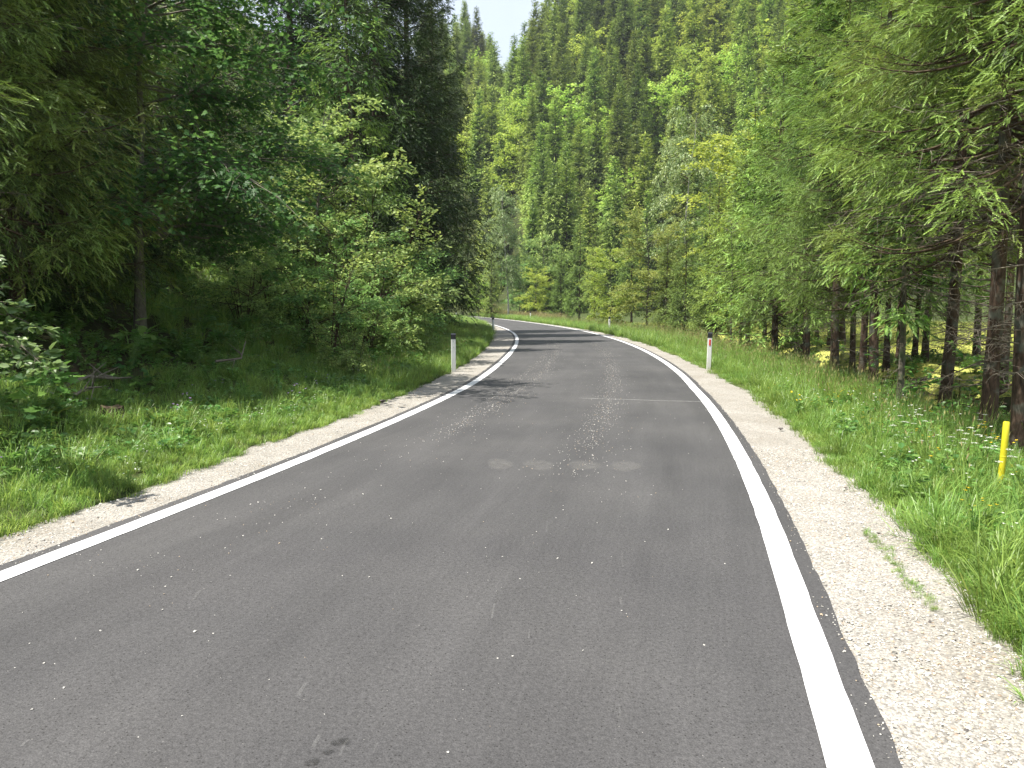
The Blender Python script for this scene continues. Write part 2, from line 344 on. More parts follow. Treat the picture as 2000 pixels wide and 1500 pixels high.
def watermat():
    m, n, out = newmat('stream_water'); L = n.links.new
    tc = N(n, 'ShaderNodeTexCoord')
    a = N(n, 'ShaderNodeTexNoise', inp={'Scale': 6., 'Detail': 4., 'Distortion': .6}); L(tc.outputs['Object'], a.inputs[0])
    r = ramp(n, [(.3, (.06, .035, .018)), (.7, (.14, .085, .045))]); L(a.outputs[0], r.inputs[0])
    p = N(n, 'ShaderNodeBsdfPrincipled', inp={'Roughness': .08, 'IOR': 1.33, 'Specular IOR Level': .5}); L(r.outputs[0], p.inputs['Base Color'])
    b = N(n, 'ShaderNodeBump', inp={'Strength': .35, 'Distance': .03}); L(a.outputs[0], b.inputs['Height']); L(b.outputs[0], p.inputs['Normal'])
    L(p.outputs[0], out.inputs[0]); return m
M_ASPH, M_GRAV, M_PAINT, M_WATER = asphaltmat(), gravelmat('pale_gravel', .58), paintmat(), watermat()

# ------------------------------------------------------------------ the ground sheet
def lines(a, fine0, fine1, st, b, g=1.12):
    c = list(np.arange(fine0, fine1, st)); x, d = fine1, st
    while x < b: c.append(x); d *= g; x += min(d, 9)
    c.append(b); x, d = fine0 - st, st
    while x > a: c.insert(0, x); d *= g; x -= min(d, 9)
    c.insert(0, a); return np.array(c)
gx = lines(-500, -15, 20, .25, 600); gy = lines(-60, -6, 45, .3, 760)
X, Y = np.meshgrid(gx, gy); Z = H(X, Y)
nx, ny = len(gx), len(gy)
i = (np.arange(ny - 1)[:, None] * nx + np.arange(nx - 1)[None]).ravel()
F = np.stack([i, i + 1, i + nx + 1, i + nx], -1)
cxm = X.ravel()[F].mean(1); cym = Y.ravel()[F].mean(1); um = U(cxm, np.clip(cym, -30, 290))
matid = np.where(um > 9.6, 2, np.where(um > 5.4, 1, np.where(um < -GL - 3.0, 1, 0)))
matid = np.where((um < -11) & (cym > 14), 0, matid)
matid = np.where((um > 5.4) & (cym > 48), 0, matid)
matid = np.where(cym + .3 * cxm > 150, 3, matid)
mb = MB(); VV = np.stack([X, Y, Z], -1).reshape(-1, 3)
mb.v.append(VV); mb.t.append(np.full(len(VV), .5)); mb.n = len(VV)
for k in range(4): mb.f.append((F[matid == k], k, True))
tag(obj('ground', mb.mesh('ground', [M_TURF, M_FOREST, M_MEADOW, M_HILL])), 'grassy and wooded ground rising to the hillside', 'ground', kind='structure')

# ------------------------------------------------------------------ road, edge lines, gravel shoulders, stream
ys = np.concatenate([np.arange(-10, 30, .15), np.arange(30, 120, .6), np.arange(120, 176, 2.)])
def strip(u0, u1, z, nu, mats, name, jitter=0., yy=ys, seed=0):
    f0 = u0 if callable(u0) else (lambda y: np.full_like(y, u0)); f1 = u1 if callable(u1) else (lambda y: np.full_like(y, u1))
    t = np.linspace(0, 1, nu); A, B = f0(yy), f1(yy); rg = rs(seed)
    if jitter: A = A + rg.normal(0, jitter, len(yy)); B = B + rg.normal(0, jitter, len(yy))
    uu = A[:, None] * (1 - t) + B[:, None] * t; yv = np.repeat(yy[:, None], nu, 1)
    x, y = road_pt(uu, yv); zz = np.full_like(x, z) if np.isscalar(z) else z(uu, yv)
    V = np.stack([x, y, zz], -1).reshape(-1, 3); n = len(yy)
    q = (np.arange(n - 1)[:, None] * nu + np.arange(nu - 1)[None]).ravel()
    m_ = MB(); m_.add(V, np.stack([q, q + 1, q + nu + 1, q + nu], -1), smooth=True); me = m_.mesh(name, mats)
    a = me.attributes.new('road_uv', 'FLOAT_VECTOR', 'POINT'); a.data.foreach_set('vector', np.stack([uu, yv, 0 * uu], -1).astype(np.float32).ravel())
    return me
LW = .152
road = tag(obj('road', strip(lambda y: -HWf(y) - LW - .105, lambda y: HWf(y) + LW + .095, .02, 9, [M_ASPH], 'road', .006)), 'dark grey asphalt road bending out of sight', 'road', kind='structure')
for sgn in (-1, 1):
    a_ = (lambda y, s=sgn: s * HWf(y)); b_ = (lambda y, s=sgn: s * (HWf(y) + LW))
    obj('edge_line', strip(a_ if sgn > 0 else b_, b_ if sgn > 0 else a_, .0245, 2, [M_PAINT], 'edge_line', .0018, seed=4 + sgn), road)
def gz(uu, yv): return .004 + .009 * np.sin(uu * 9 + yv * 2.1) * np.sin(yv * 3.3 + uu * 4) + .004 * np.sin(yv * 11 + uu * 13)
for sgn, g_ in ((-1, gl), (1, gr)):
    inn = (lambda y, s=sgn: s * (HWf(y) + LW + .06)); outr = (lambda y, s=sgn, g=g_: s * (g(y) + .12))
    so_ = obj('gravel_shoulder', strip(inn if sgn > 0 else outr, outr if sgn > 0 else inn, gz, 14, [M_GRAV], 'gravel_shoulder', .02, seed=9 + sgn))
    tag(so_, 'pale gravel shoulder beside the %s edge line' % ('right-hand' if sgn > 0 else 'left-hand'), 'shoulder', kind='structure')
tag(obj('stream', strip(lambda y: gr(y) + 2.9, lambda y: gr(y) + 7.5, -.80, 6, [M_WATER], 'stream', yy=np.arange(-10, 88, .8))), 'brown shallow stream behind the spruce trunks', 'stream', kind='structure')

# worn marks on the asphalt
M_DUST = stainmat('pale_dust', (.27, .26, .24), .0, .22, 22.); M_FAINT = stainmat('faint_dust', (.22, .21, .2), .0, .10, 22.); M_OIL = stainmat('dark_oil', (.02, .02, .02), .0, .9, 22.)
def blot(px, py, rx, ry, mat, name, z, seed, fade=.35):
    cx_, cy_ = ground_px(px, py, .02); rg = rs(seed); k = 28; th = np.arange(k) * 2 * np.pi / k
    m_ = MB(); rr = 1 + .12 * np.sin(2 * th + rg.uniform(0, 6)) + .08 * np.sin(3 * th + rg.uniform(0, 6)) + .04 * np.sin(7 * th)
    ring = lambda q: np.stack([cx_ + rx * q * rr * np.cos(th), cy_ + ry * q * rr * np.sin(th), np.full(k, z)], -1)
    V = np.concatenate([[[cx_, cy_, z]], ring(.7), ring(1.)]); a = np.arange(k); b = (a + 1) % k
    m_.v.append(V); m_.t.append(np.concatenate([[1], np.ones(k), np.full(k, fade)])); m_.n = len(V)
    m_.f.append((np.stack([0 * a, 1 + a, 1 + b], -1), 0, False)); m_.f.append((np.stack([1 + a, 1 + k + a, 1 + k + b, 1 + b], -1), 0, False))
    obj(name, m_.mesh(name, [mat]), road)
for j, (px, py, rx) in enumerate([(976, 907, .135), (1053, 909, .15), (1141, 909, .15), (1222, 911, .14)]): blot(px, py, rx, .26, M_DUST, 'pale_patch', .0243, j)
for j, (px, py, rx) in enumerate([(1110, 822, .2), (1192, 826, .2), (1050, 826, .2)]): blot(px, py, rx, .2, M_FAINT, 'pale_patch', .0243, j + 7, .0)
for j, (px, py, rx, ry) in enumerate([(665, 1450, .035, .03), (640, 1470, .02, .02), (610, 1490, .03, .025)]): blot(px, py, rx, ry, M_OIL, 'dark_stain', .0246, j + 11, 0.)
def scratch(pxs, width, mat, name, z=.0249, t=1.):
    P = np.array([ground_px(a, b, .02) for a, b in pxs]); m_ = MB(); d = unit(np.gradient(P, axis=0)); nn = np.stack([-d[:, 1], d[:, 0]], -1) * width / 2
    V = np.concatenate([np.c_[P - nn, np.full(len(P), z)], np.c_[P + nn, np.full(len(P), z)]]); k = len(P); a = np.arange(k - 1)
    m_.v.append(V); m_.t.append(np.full(len(V), t)); m_.n = len(V); m_.f.append((np.stack([a, a + 1, a + k + 1, a + k], -1), 0, False)); obj(name, m_.mesh(name, [mat]), road)
M_SCR = stainmat('pale_scratch', (.5, .5, .48), .25, .9, 8.)
scratch([(1132, 778), (1200, 780), (1290, 783), (1372, 785)], .055, M_SCR, 'chalk_line', t=.36)
rg = rs(5)
for _ in range(15):
    px, py = rg.uniform(20, 1500), rg.uniform(1040, 1490); L_ = rg.uniform(12, 34)
    dx = (px - 1150) * -.9 / 900
    scratch([(px, py), (px + L_ * .5 * dx + rg.normal(0, 1), py - L_ * .5), (px + L_ * dx, py - L_)], rg.uniform(.006, .016), M_SCR, 'scuff_mark', .0248, rg.uniform(.03, .12))

# ------------------------------------------------------------------ vegetation materials
M_BARK = barkmat('spruce_bark', (.028, .019, .014), (.105, .072, .052), 26., .3, .8, lich=(.10, .105, .085))
M_BARKG = barkmat('grey_bark', (.05, .045, .036), (.17, .155, .125), 14., .5, .4, lich=(.10, .12, .07))
M_BIRCH = barkmat('birch_bark', (.12, .11, .1), (.62, .6, .55), 7., 2.2, .3)
M_TWIG = barkmat('dead_twig', (.075, .062, .048), (.21, .185, .15), 30., 1., .2)
M_TWIGD = barkmat('brown_twig', (.03, .021, .014), (.085, .06, .04), 30., 1., .2)
M_NEED = leafmat('spruce_needles', (.032, .070, .021), (.225, .335, .066), .22, .5, .3, .22, 1.6)
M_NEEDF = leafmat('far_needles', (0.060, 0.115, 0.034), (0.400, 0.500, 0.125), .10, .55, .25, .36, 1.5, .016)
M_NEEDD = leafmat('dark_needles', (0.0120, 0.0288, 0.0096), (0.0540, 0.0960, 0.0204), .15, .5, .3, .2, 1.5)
M_MAPLE = leafmat('maple_leaves', (0.0352, 0.0960, 0.0256), (0.0960, 0.1920, 0.0448), .42, .5, .25, .1, 1.7)
M_HAZEL = leafmat('hazel_leaves', (0.0650, 0.1300, 0.0390), (0.1430, 0.2210, 0.0715), .35, .4, .45, .1, 1.5)
M_BUSH = leafmat('willow_leaves', (0.1000, 0.1938, 0.0562), (0.3250, 0.4625, 0.1250), .35, .5, .3, .18, 1.5, .025)
M_BRIGHT = leafmat('bright_leaves', (0.1885, 0.3016, 0.0471), (0.3770, 0.4901, 0.0849), .42, .45, .35, .2, 1.5, .02)
M_BIRL = leafmat('birch_leaves', (0.1552, 0.2329, 0.0776), (0.3450, 0.4140, 0.1639), .38, .42, .45, .15, 1.4)
M_YELL = leafmat('yellowing_leaves', (.17, .21, .05), (.33, .34, .08), .4, .5, .3, .1, 1.4)
M_GRASS = leafmat('grass_blades', (.085, .165, .030), (.245, .370, .080), .38, .42, .4, .3, 1.6, .02)
M_HERB = leafmat('herb_leaves', (0.0630, 0.1530, 0.0324), (0.1530, 0.2790, 0.0540), .36, .4, .45, .25, 1.6, .02)
M_STRAW = leafmat('seeding_grass', (.17, .18, .06), (.34, .28, .14), .3, .6, .2, .3, 1.3, .02)
M_FERN = leafmat('fern_fronds', (.10, .16, .02), (.22, .26, .04), .42, .5, .3, .2, 1.5)
M_WHITE = leafmat('white_petals', (.55, .56, .5), (.75, .76, .7), .25, .6, .2, .1, 1.)
M_YEL = leafmat('yellow_petals', (.7, .45, .02), (.8, .62, .03), .25, .6, .2, .1, 1.)
M_PURP = leafmat('purple_petals', (.16, .09, .3), (.3, .18, .42), .25, .6, .2, .1, 1.)

# ------------------------------------------------------------------ leaf and twig shapes
RH = (np.array([[0, 0, 0], [.45, .16, 0], [1, 0, 0], [.45, -.16, 0.]]), [[0, 1, 2, 3]])
RHW = (np.array([[0, 0, 0], [.45, .26, .03], [1, 0, -.05], [.45, -.26, .03]]), [[0, 1, 2, 3]])
def feather(npair, ang, ln, wd):
    V, F_ = [], []
    for k in range(npair):
        x = k / npair * .85
        for s in (1, -1):
            b = len(V); c, q = math.cos(ang), math.sin(ang)
            V += [[x, 0, 0], [x + wd, 0, 0], [x + wd / 2 + ln * c, s * ln * q, .04]]; F_.append([b, b + 1, b + 2])
    b = len(V); V += [[.78, .05, 0], [.78, -.05, 0], [1.06, 0, 0]]; F_.append([b, b + 1, b + 2])
    return np.array(V), F_
FEA = feather(5, .55, .19, .13)
RHN = (np.array([[0, 0, 0], [.4, .10, .02], [1, 0, 0], [.4, -.10, .02]]), [[0, 1, 2, 3]])
OVAL = (np.array([[0, 0, 0], [.3, .27, .06], [.68, .24, .05], [1, 0, -.08], [.68, -.24, .05], [.3, -.27, .06], [.5, 0, -.01]]),
        [[0, 6, 1], [1, 6, 2], [2, 6, 3], [3, 6, 4], [4, 6, 5], [5, 6, 0]])
def lobed():
    r = [(0, .12), (28, .62), (48, .36), (72, .78), (95, .44), (125, .52), (152, .26)]
    P = [[math.cos(R(a)) * q, math.sin(R(a)) * q] for a, q in [(0, 1.)] + [(20, .62), (36, .80), (55, .42), (80, .66), (105, .36), (130, .44), (165, .2)]]
    pts = P + [[x, -y] for x, y in P[:0:-1]]
    V = [[.25, 0, -.02]] + [[x * .62 + .38, y * .75, .07 * abs(y) - .1 * max(x, 0) ** 2] for x, y in pts]; k = len(pts)
    return np.array(V), [[0, 1 + a, 1 + (a + 1) % k] for a in range(k)]
LOB = lobed()
BLADE = (np.array([[0, .012, 0], [0, -.012, 0], [.5, -.010, .10], [.5, .010, .10], [.85, -.005, .0], [.85, .005, .0], [1, 0, -.13]]), None)

# ------------------------------------------------------------------ spruce
def spruce(seed, Ht, cb, Rm, dz, nb, lvl, bark=None, need=None, tr=None, bare=.0, dead=0, hi_z=99., droop=1., prof=.8, lod_hi=1.):
    rng = rs(seed); need = need or M_NEED; parts = []
    tr = tr or Ht * .0095
    # trunk
    nt_ = {'hi': 22, 'mid': 12, 'far': 5}[lvl]; ks = {'hi': 12, 'mid': 7, 'far': 4}[lvl]
    tz = np.linspace(0, 1, nt_) ** 1.2; P = np.zeros((1, nt_, 3)); P[0, :, 2] = tz * Ht - .15
    P[0, :, 0] = .05 * np.sin(tz * 7 + seed); P[0, :, 1] = .05 * np.sin(tz * 5 + 2 * seed)
    rad = tr * (1 - .95 * tz) * (1 + .35 * np.exp(-tz * Ht / .35)); V, F_ = tubes(P, rad[None], ks)
    if lvl == 'hi': V[:, :2] += rng.normal(0, tr * .03, (len(V), 2))
    m_ = MB(); m_.add(V, F_, 0, None, True)
    if lvl == 'hi':   # knots and stubs left by shed branches
        nk = 26; zk = rng.uniform(.3, max(cb, 1.2) + .5, nk); ak = rng.uniform(0, 2 * np.pi, nk); d = np.stack([np.cos(ak), np.sin(ak), rng.uniform(-.2, .3, nk)], -1)
        o_ = np.c_[np.zeros((nk, 2)), zk]; t2 = np.linspace(0, 1, 3); lk = rng.uniform(.04, .14, nk) + tr
        V, F_ = tubes(o_[:, None] + d[:, None] * (t2[None, :, None] * lk[:, None, None]), np.repeat(rng.uniform(.008, .02, nk)[:, None], 3, 1) * np.array([1.5, .8, .4]), 5); m_.add(V, F_)
    parts.append(('trunk', m_.mesh('spruce_trunk', [bark or M_BARK])))
    # limbs
    zs = np.arange(cb, Ht * .985, dz); zs = np.repeat(zs, nb) + rng.uniform(-dz * .5, dz * .5, len(zs) * nb)
    f = np.clip((zs - cb) / (Ht - cb), 0, 1); B = len(zs)
    az = rng.uniform(0, 2 * np.pi, B)
    L = Rm * (1 - f) ** prof * (.72 + .28 * np.minimum(f / .12, 1)) * rng.uniform(.68, 1.12, B) + .12
    el0 = np.interp(f, [0, .3, .7, 1], [-.22 * droop, -.12 * droop, .30, 1.0]) + rng.normal(0, .09, B)
    hz_ = np.stack([np.cos(az), np.sin(az), 0 * az], -1)
    na = {'hi': 9, 'mid': 6, 'far': 4}[lvl]; t = np.linspace(0, 1, na)
    up = .20 + .12 * rng.random(B); sag = -.30 * (1 - f) * droop
    side = np.stack([-np.sin(az), np.cos(az), 0 * az], -1); bend = rng.normal(0, .10, B)
    def axis(bi, tt):
        zc = el0[bi] * tt + sag[bi] * tt * (1 - tt) * 1.6 + up[bi] * np.maximum(tt - .55, 0) ** 1.5
        return np.stack([0 * tt, 0 * tt, zs[bi]], -1) + L[bi][:, None] * (hz_[bi] * (tt * (1 - .04 * tt))[:, None] + side[bi] * (bend[bi] * tt * tt)[:, None] + np.array([0, 0, 1.]) * zc[:, None])
    bi = np.repeat(np.arange(B), na); AX = axis(bi, np.tile(t, B)).reshape(B, na, 3)
    mw = MB(); mc = MB()
    if lvl != 'far':
        V, F_ = tubes(AX, (.004 + .0075 * L)[:, None] * (1.02 - t)[None] ** .8 * (1.2 if lvl == 'hi' else 1.4), 4 if lvl == 'hi' else 3); mw.add(V, F_)
    if lvl == 'far':   # each limb carries a dense flat spray
        tq = np.array([.03, .3, .62, 1.]); wq = np.array([.05, .20, .24, .0]); bi = np.repeat(np.arange(B), 4); A_ = axis(bi, np.tile(tq, B)).reshape(B, 4, 3)
        wv = side[:, None] * (wq[None] * L[:, None] * rng.uniform(.8, 1.3, (B, 1)))[..., None]; dn = np.array([0, 0, -1.]) * (wq[None] * L[:, None] * .55)[..., None]
        V = np.stack([A_ + wv + dn, A_, A_ - wv + dn], 2).reshape(-1, 3); b0 = np.arange(B)[:, None] * 12
        F_ = np.concatenate([b0 + np.array(q_) + 3 * k for k in range(3) for q_ in ([0, 1, 4, 3], [1, 2, 5, 4])])
        tn = np.clip(np.repeat((.08 + .35 * np.tile(tq, B) ** 2 + np.repeat(rng.normal(0, .06, B), 4)), 3), 0, 1); mc.add(V, F_, 0, tn)
    # branchlets: combs that hang from both sides of each limb
    ds = {'hi': .075, 'mid': .13, 'far': .34}[lvl]
    inner = np.clip(bare * (1 - f * 2.2), 0.05, .8)
    cnt = np.maximum((L * (1 - inner) / ds).astype(int), 2) * 2
    bi = np.repeat(np.arange(B), cnt); Q = len(bi)
    tt = inner[bi] + (1 - inner[bi]) * rng.random(Q) ** .85; sg = rng.choice([-1., 1.], Q)
    O = axis(bi, tt); T = unit(axis(bi, np.minimum(tt + .05, 1.05)) - axis(bi, np.maximum(tt - .05, 0)))
    hang = rng.uniform(.05, .85, Q) * (1 - .75 * f[bi]) * droop
    D = unit(T * rng.uniform(.45, 1.0, Q)[:, None] + side[bi] * (sg * rng.uniform(.35, .95, Q))[:, None] - np.array([0, 0, 1.]) * hang[:, None])
    bl = (np.minimum(.16 * L[bi] + .34 * L[bi] * (1 - tt) * rng.uniform(.5, 1, Q), .75 if lvl != 'far' else 1.3) + {'hi': .05, 'mid': .12, 'far': .35}[lvl]) * rng.uniform(.7, 1.2, Q)
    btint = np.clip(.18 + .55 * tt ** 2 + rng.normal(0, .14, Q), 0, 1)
    sub = (lvl == 'hi') & (zs[bi] < hi_z)
    sub = np.broadcast_to(sub, (Q,))
    # fine twigs on the combs
    for sel, sp_, tl, TP in ((sub, .080, .118, FEA), (~sub, .12 if lvl != 'far' else .30, .19 if lvl != 'far' else .50, RHN if lvl != 'far' else RHN)):
        if not sel.any(): continue
        o, d, l, ti = O[sel], D[sel], bl[sel], btint[sel]
        c2 = np.maximum((l / sp_).astype(int), 1) * 2 + 1; k2 = np.repeat(np.arange(len(o)), c2); q = len(k2)
        s = rng.random(q); last = np.r_[np.diff(k2) > 0, True]; s = np.where(last, .97, s)
        sagv = np.array([0, 0, -1.]) * (l[k2] * s * s * .28 * droop)[:, None]
        oo = o[k2] + d[k2] * (l[k2] * s)[:, None] + sagv
        dd = d[k2] - np.array([0, 0, .45 * droop]) * s[:, None]; perp = unit(np.cross(d[k2], np.array([0, 0, 1.])) + 1e-5)
        s2 = np.where(last, 0., rng.choice([-1., 1.], q) * rng.uniform(.35, 1.2, q))
        xx = unit(dd + perp * s2[:, None] + rng.normal(0, .16 if lvl == 'far' else .30, (q, 3)))
        yv, zv = frame(xx, np.array([0, 0, 1.]) + rng.normal(0, .3 if lvl != 'far' else .15, (q, 3)), .35 if lvl != 'far' else .15, rng)
        sc_ = tl * rng.uniform(.65, 1.25, q) * (1 + .25 * last)
        V, F_ = stamp(oo, xx, yv, zv, sc_, *TP)
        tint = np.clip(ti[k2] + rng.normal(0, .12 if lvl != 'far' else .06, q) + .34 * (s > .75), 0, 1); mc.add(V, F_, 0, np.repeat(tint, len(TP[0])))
        if lvl == 'hi' and TP is FEA:
            o3 = np.stack([o, o + d * (l * .5)[:, None] - np.array([0, 0, .07 * droop]) * l[:, None], o + d * l[:, None] - np.array([0, 0, .28 * droop]) * l[:, None]], 1)
            V, F_ = tubes(o3[::2], np.tile([.0028, .002, .001], (len(o3[::2]), 1)), 3); mw.add(V, F_)
    # leading shoot
    V, F_ = stamp(np.array([[0, 0, Ht - .3]]), np.array([[0, 0, 1.]]), np.array([[1., 0, 0]]), np.array([[0, 1., 0]]), .7, *RH); mc.add(V, F_, 0, .8)
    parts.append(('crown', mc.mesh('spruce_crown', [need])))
    if mw.n: parts.append(('branches', mw.mesh('spruce_branches', [M_TWIGD])))
    if dead: parts.append(('dead_branches', deadwood(rng, dead, .7, cb + 1.6, Rm * .95, lvl)))
    return parts

def deadwood(rng, n, z0, z1, Lm, lvl):
    m_ = MB(); z = rng.uniform(z0, z1, n); az = rng.uniform(0, 2 * np.pi, n); L = Lm * rng.uniform(.3, 1., n) * np.interp(z, [z0, z1], [.45, 1.])
    t = np.linspace(0, 1, 7); el = rng.normal(.02, .16, n); sag = rng.uniform(-.5, -.1, n); hz_ = np.stack([np.cos(az), np.sin(az), 0 * az], -1)
    sd = np.stack([-np.sin(az), np.cos(az), 0 * az], -1); bd = rng.normal(0, .15, n)
    P = np.stack([0 * z, 0 * z, z], -1)[:, None] + L[:, None, None] * (hz_[:, None] * t[None, :, None] + sd[:, None] * (bd[:, None] * t * t)[..., None] + np.array([0, 0, 1.]) * (el[:, None] * t + sag[:, None] * t * (1 - .6 * t) * .6)[..., None])
    P[:, 1:-1] += rng.normal(0, .012, (n, 5, 3))
    V, F_ = tubes(P, (.004 + .006 * L)[:, None] * (1.05 - t)[None], 4); m_.add(V, F_)
    k = 10 if lvl == 'hi' else 5; bi = np.repeat(np.arange(n), k); q = len(bi); s = rng.uniform(.25, .98, q)
    a = np.minimum((s * 6).astype(int), 5); fr_ = (s * 6 - a)[:, None]; O = P[bi, a] * (1 - fr_) + P[bi, a + 1] * fr_
    d = unit(hz_[bi] * rng.uniform(.2, .9, q)[:, None] + sd[bi] * rng.choice([-1., 1.], q)[:, None] * rng.uniform(.4, 1, q)[:, None] + np.array([0, 0, 1.]) * rng.normal(-.25, .35, q)[:, None])
    l = (L[bi] * rng.uniform(.1, .34, q))[:, None]
    P2 = np.stack([O, O + d * l * .5 + rng.normal(0, .015, (q, 3)), O + d * l + np.array([0, 0, -.25]) * l + rng.normal(0, .02, (q, 3))], 1)
    V, F_ = tubes(P2, np.tile([.0038, .0028, .0012], (q, 1)), 3); m_.add(V, F_)
    return m_.mesh('dead_branches', [M_TWIG])

# ------------------------------------------------------------------ broadleaf trees and shrubs
def broadleaf(seed, Ht, cb, Rm, nl, nsub, lps, leaf, TP, mat, bark, stems=1, lean=(0, 0), tr=None, droop=.0, flatn=.5, spread=.55, wood=1, asym=(0, 0), lift=.55, tw=(.5, 1.1)):
    rng = rs(seed); tr = tr or Ht * .011; mt, mw, ml = MB(), MB(), MB(); t = np.linspace(0, 1, 9)
    LO, LD, LL = [], [], []
    for s_ in range(stems):
        a = rng.uniform(0, 2 * np.pi); sp_ = spread if stems > 1 else 0; hh = Ht * (rng.uniform(.72, 1.) if stems > 1 else 1.)
        P = np.zeros((9, 3)); P[:, 2] = t * hh - .1
        ln = np.array([math.cos(a), math.sin(a)]) * sp_ * rng.uniform(.4, 1.) * hh * .55 + np.array(lean) * hh
        P[:, :2] = (t ** 1.25)[:, None] * ln + np.cumsum(rng.normal(0, .012 * hh, (9, 2)), 0) * t[:, None] + (np.array([math.cos(a), math.sin(a)]) * .12 * min(stems - 1, 1))
        r0 = tr / math.sqrt(stems)
        V, F_ = tubes(P[None], (r0 * (1.03 - t) ** .8 * (1 + .3 * np.exp(-t * 14)))[None], 9 if stems == 1 else 5); mt.add(V, F_, 0, None, True)
        n_l = max(nl // stems, 3); zl = rng.uniform(cb, .97, n_l) ** .9
        for f in zl:
            i0 = min(int(f * 8), 7); g = f * 8 - i0; o = P[i0] * (1 - g) + P[i0 + 1] * g
            e = (f - cb) / (1 - cb); rad = Rm * (math.sqrt(max(1 - (1.25 * e - .42) ** 2, .03)) if e < .98 else .2) * rng.uniform(.7, 1.08) / (1 if stems == 1 else 1.5)
            az = rng.uniform(0, 2 * np.pi); hd = np.array([math.cos(az) + asym[0], math.sin(az) + asym[1], 0]); rad *= min(np.linalg.norm(hd), 1.7); hd = hd / np.linalg.norm(hd)
            el = lift * (.4 + e) ; q = np.linspace(0, 1, 7)
            LP = o + rad * (hd * q[:, None] + np.array([0, 0, 1.]) * (el * q - (.25 + droop) * q * q)[:, None]) + np.r_[np.zeros((1, 3)), np.cumsum(rng.normal(0, .03 * rad, (6, 3)), 0)]
            if wood: V, F_ = tubes(LP[None], ((.004 + .011 * rad) * (1.05 - q) * (.6 + .6 * (1 - e)))[None], 5); mw.add(V, F_)
            ns = max(int(nsub * rad / Rm) + 1, 2)
            for k in range(ns):
                u_ = rng.uniform(.22, 1.) if k else 1.; i1 = min(int(u_ * 6), 5); g = u_ * 6 - i1; o2 = LP[i1] * (1 - g) + LP[i1 + 1] * g
                tg = unit(LP[min(i1 + 1, 6)] - LP[i1]); sd = np.cross(tg, [0, 0, 1.]) * rng.choice([-1, 1])
                d = unit(tg * rng.uniform(.4, 1.) + sd * rng.uniform(.2, 1.) * (k > 0) + np.array([0, 0, rng.normal(.05 - droop, .22)])); LO.append(o2); LD.append(d); LL.append(rng.uniform(*tw) * rad * .42 + .10)
    LO, LD, LL = np.array(LO), np.array(LD), np.array(LL); B = len(LO)
    if wood:
        P2 = np.stack([LO, LO + LD * (LL * .5)[:, None], LO + LD * LL[:, None] - np.array([0, 0, .12 + droop]) * LL[:, None]], 1)
        V, F_ = tubes(P2, (.002 + .003 * LL)[:, None] * np.array([1.3, 1, .4]), 3); mw.add(V, F_)
    c = np.maximum((lps * LL / LL.mean()).astype(int), 3); bi = np.repeat(np.arange(B), c); q = len(bi)
    s = rng.random(q) ** .8; O = LO[bi] + LD[bi] * (LL[bi] * s)[:, None] - np.array([0, 0, .12 + droop]) * (LL[bi] * s * s)[:, None]
    sd = unit(np.cross(LD[bi], np.array([0, 0, 1.])) + 1e-5)
    O = O + rng.normal(0, .09, (q, 3)) * LL[bi][:, None]
    X_ = unit(LD[bi] * .6 + sd * (rng.choice([-1., 1.], q) * rng.uniform(.2, 1., q))[:, None] + np.array([0, 0, 1.]) * (rng.normal(-.18 - droop, .3, q))[:, None])
    Yv, Zv = frame(X_, np.array([0, 0, 1.]) + rng.normal(0, flatn, (q, 3)), flatn * .6, rng)
    V, F_ = stamp(O, X_, Yv, Zv, leaf * rng.uniform(.6, 1.25, q), *TP)
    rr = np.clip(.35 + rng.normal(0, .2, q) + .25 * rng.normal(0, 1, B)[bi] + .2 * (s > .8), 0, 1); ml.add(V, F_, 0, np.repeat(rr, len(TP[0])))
    parts = [('trunk' if stems == 1 else 'stems', mt.mesh('trunk', [bark])), ('crown' if stems == 1 else 'foliage', ml.mesh('leaves', [mat]))]
    if mw.n: parts.append(('branches', mw.mesh('branches', [bark if bark is not M_BIRCH else M_TWIGD])))
    return parts

# ------------------------------------------------------------------ prototypes
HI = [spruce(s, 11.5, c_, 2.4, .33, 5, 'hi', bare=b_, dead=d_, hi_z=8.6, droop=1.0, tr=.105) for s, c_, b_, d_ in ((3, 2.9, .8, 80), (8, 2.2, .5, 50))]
LEFT_HI = spruce(21, 8.6, 1.5, 2.6, .285, 5, 'hi', bare=.38, dead=30, hi_z=6.6, droop=1.2, tr=.10)
MID = [spruce(s, 12, c, r_, .30, 5, 'mid', bare=b, dead=d, droop=dr, tr=.13) for s, c, r_, b, d, dr in ((31, 1.7, 2.2, .3, 16, 1.), (32, 3.2, 2.0, .4, 22, 1.1), (33, .9, 2.3, .15, 0, .8))]
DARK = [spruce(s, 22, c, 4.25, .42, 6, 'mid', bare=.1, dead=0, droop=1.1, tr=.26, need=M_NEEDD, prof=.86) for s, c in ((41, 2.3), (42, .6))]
TRUNKY = [spruce(s, 13, 4.2, 1.9, .36, 5, 'mid', bare=.5, dead=26, droop=1.1, tr=.12) for s in (45, 46)]
FAR = [spruce(50 + k, 24, 1.5 + k, 4.0 + .35 * k, .74, 8, 'far', need=M_NEEDF, droop=.7 + .12 * k, prof=.86 + .06 * k, tr=.2) for k in range(4)]
MAPLE = broadleaf(61, 7.6, .19, 2.2, 62, 18, 17, .115, LOB, M_MAPLE, M_BARKG, tr=.095, lean=(.08, -.01), asym=(.55, -.12), flatn=.38, lift=.34)
BUSH = [broadleaf(70 + k, 3.2, .05, 1.7, 44, 14, 26, .085, RHW, M_BUSH, M_TWIGD, stems=9, tr=.05, flatn=.6, lift=.6, spread=.8) for k in range(3)]
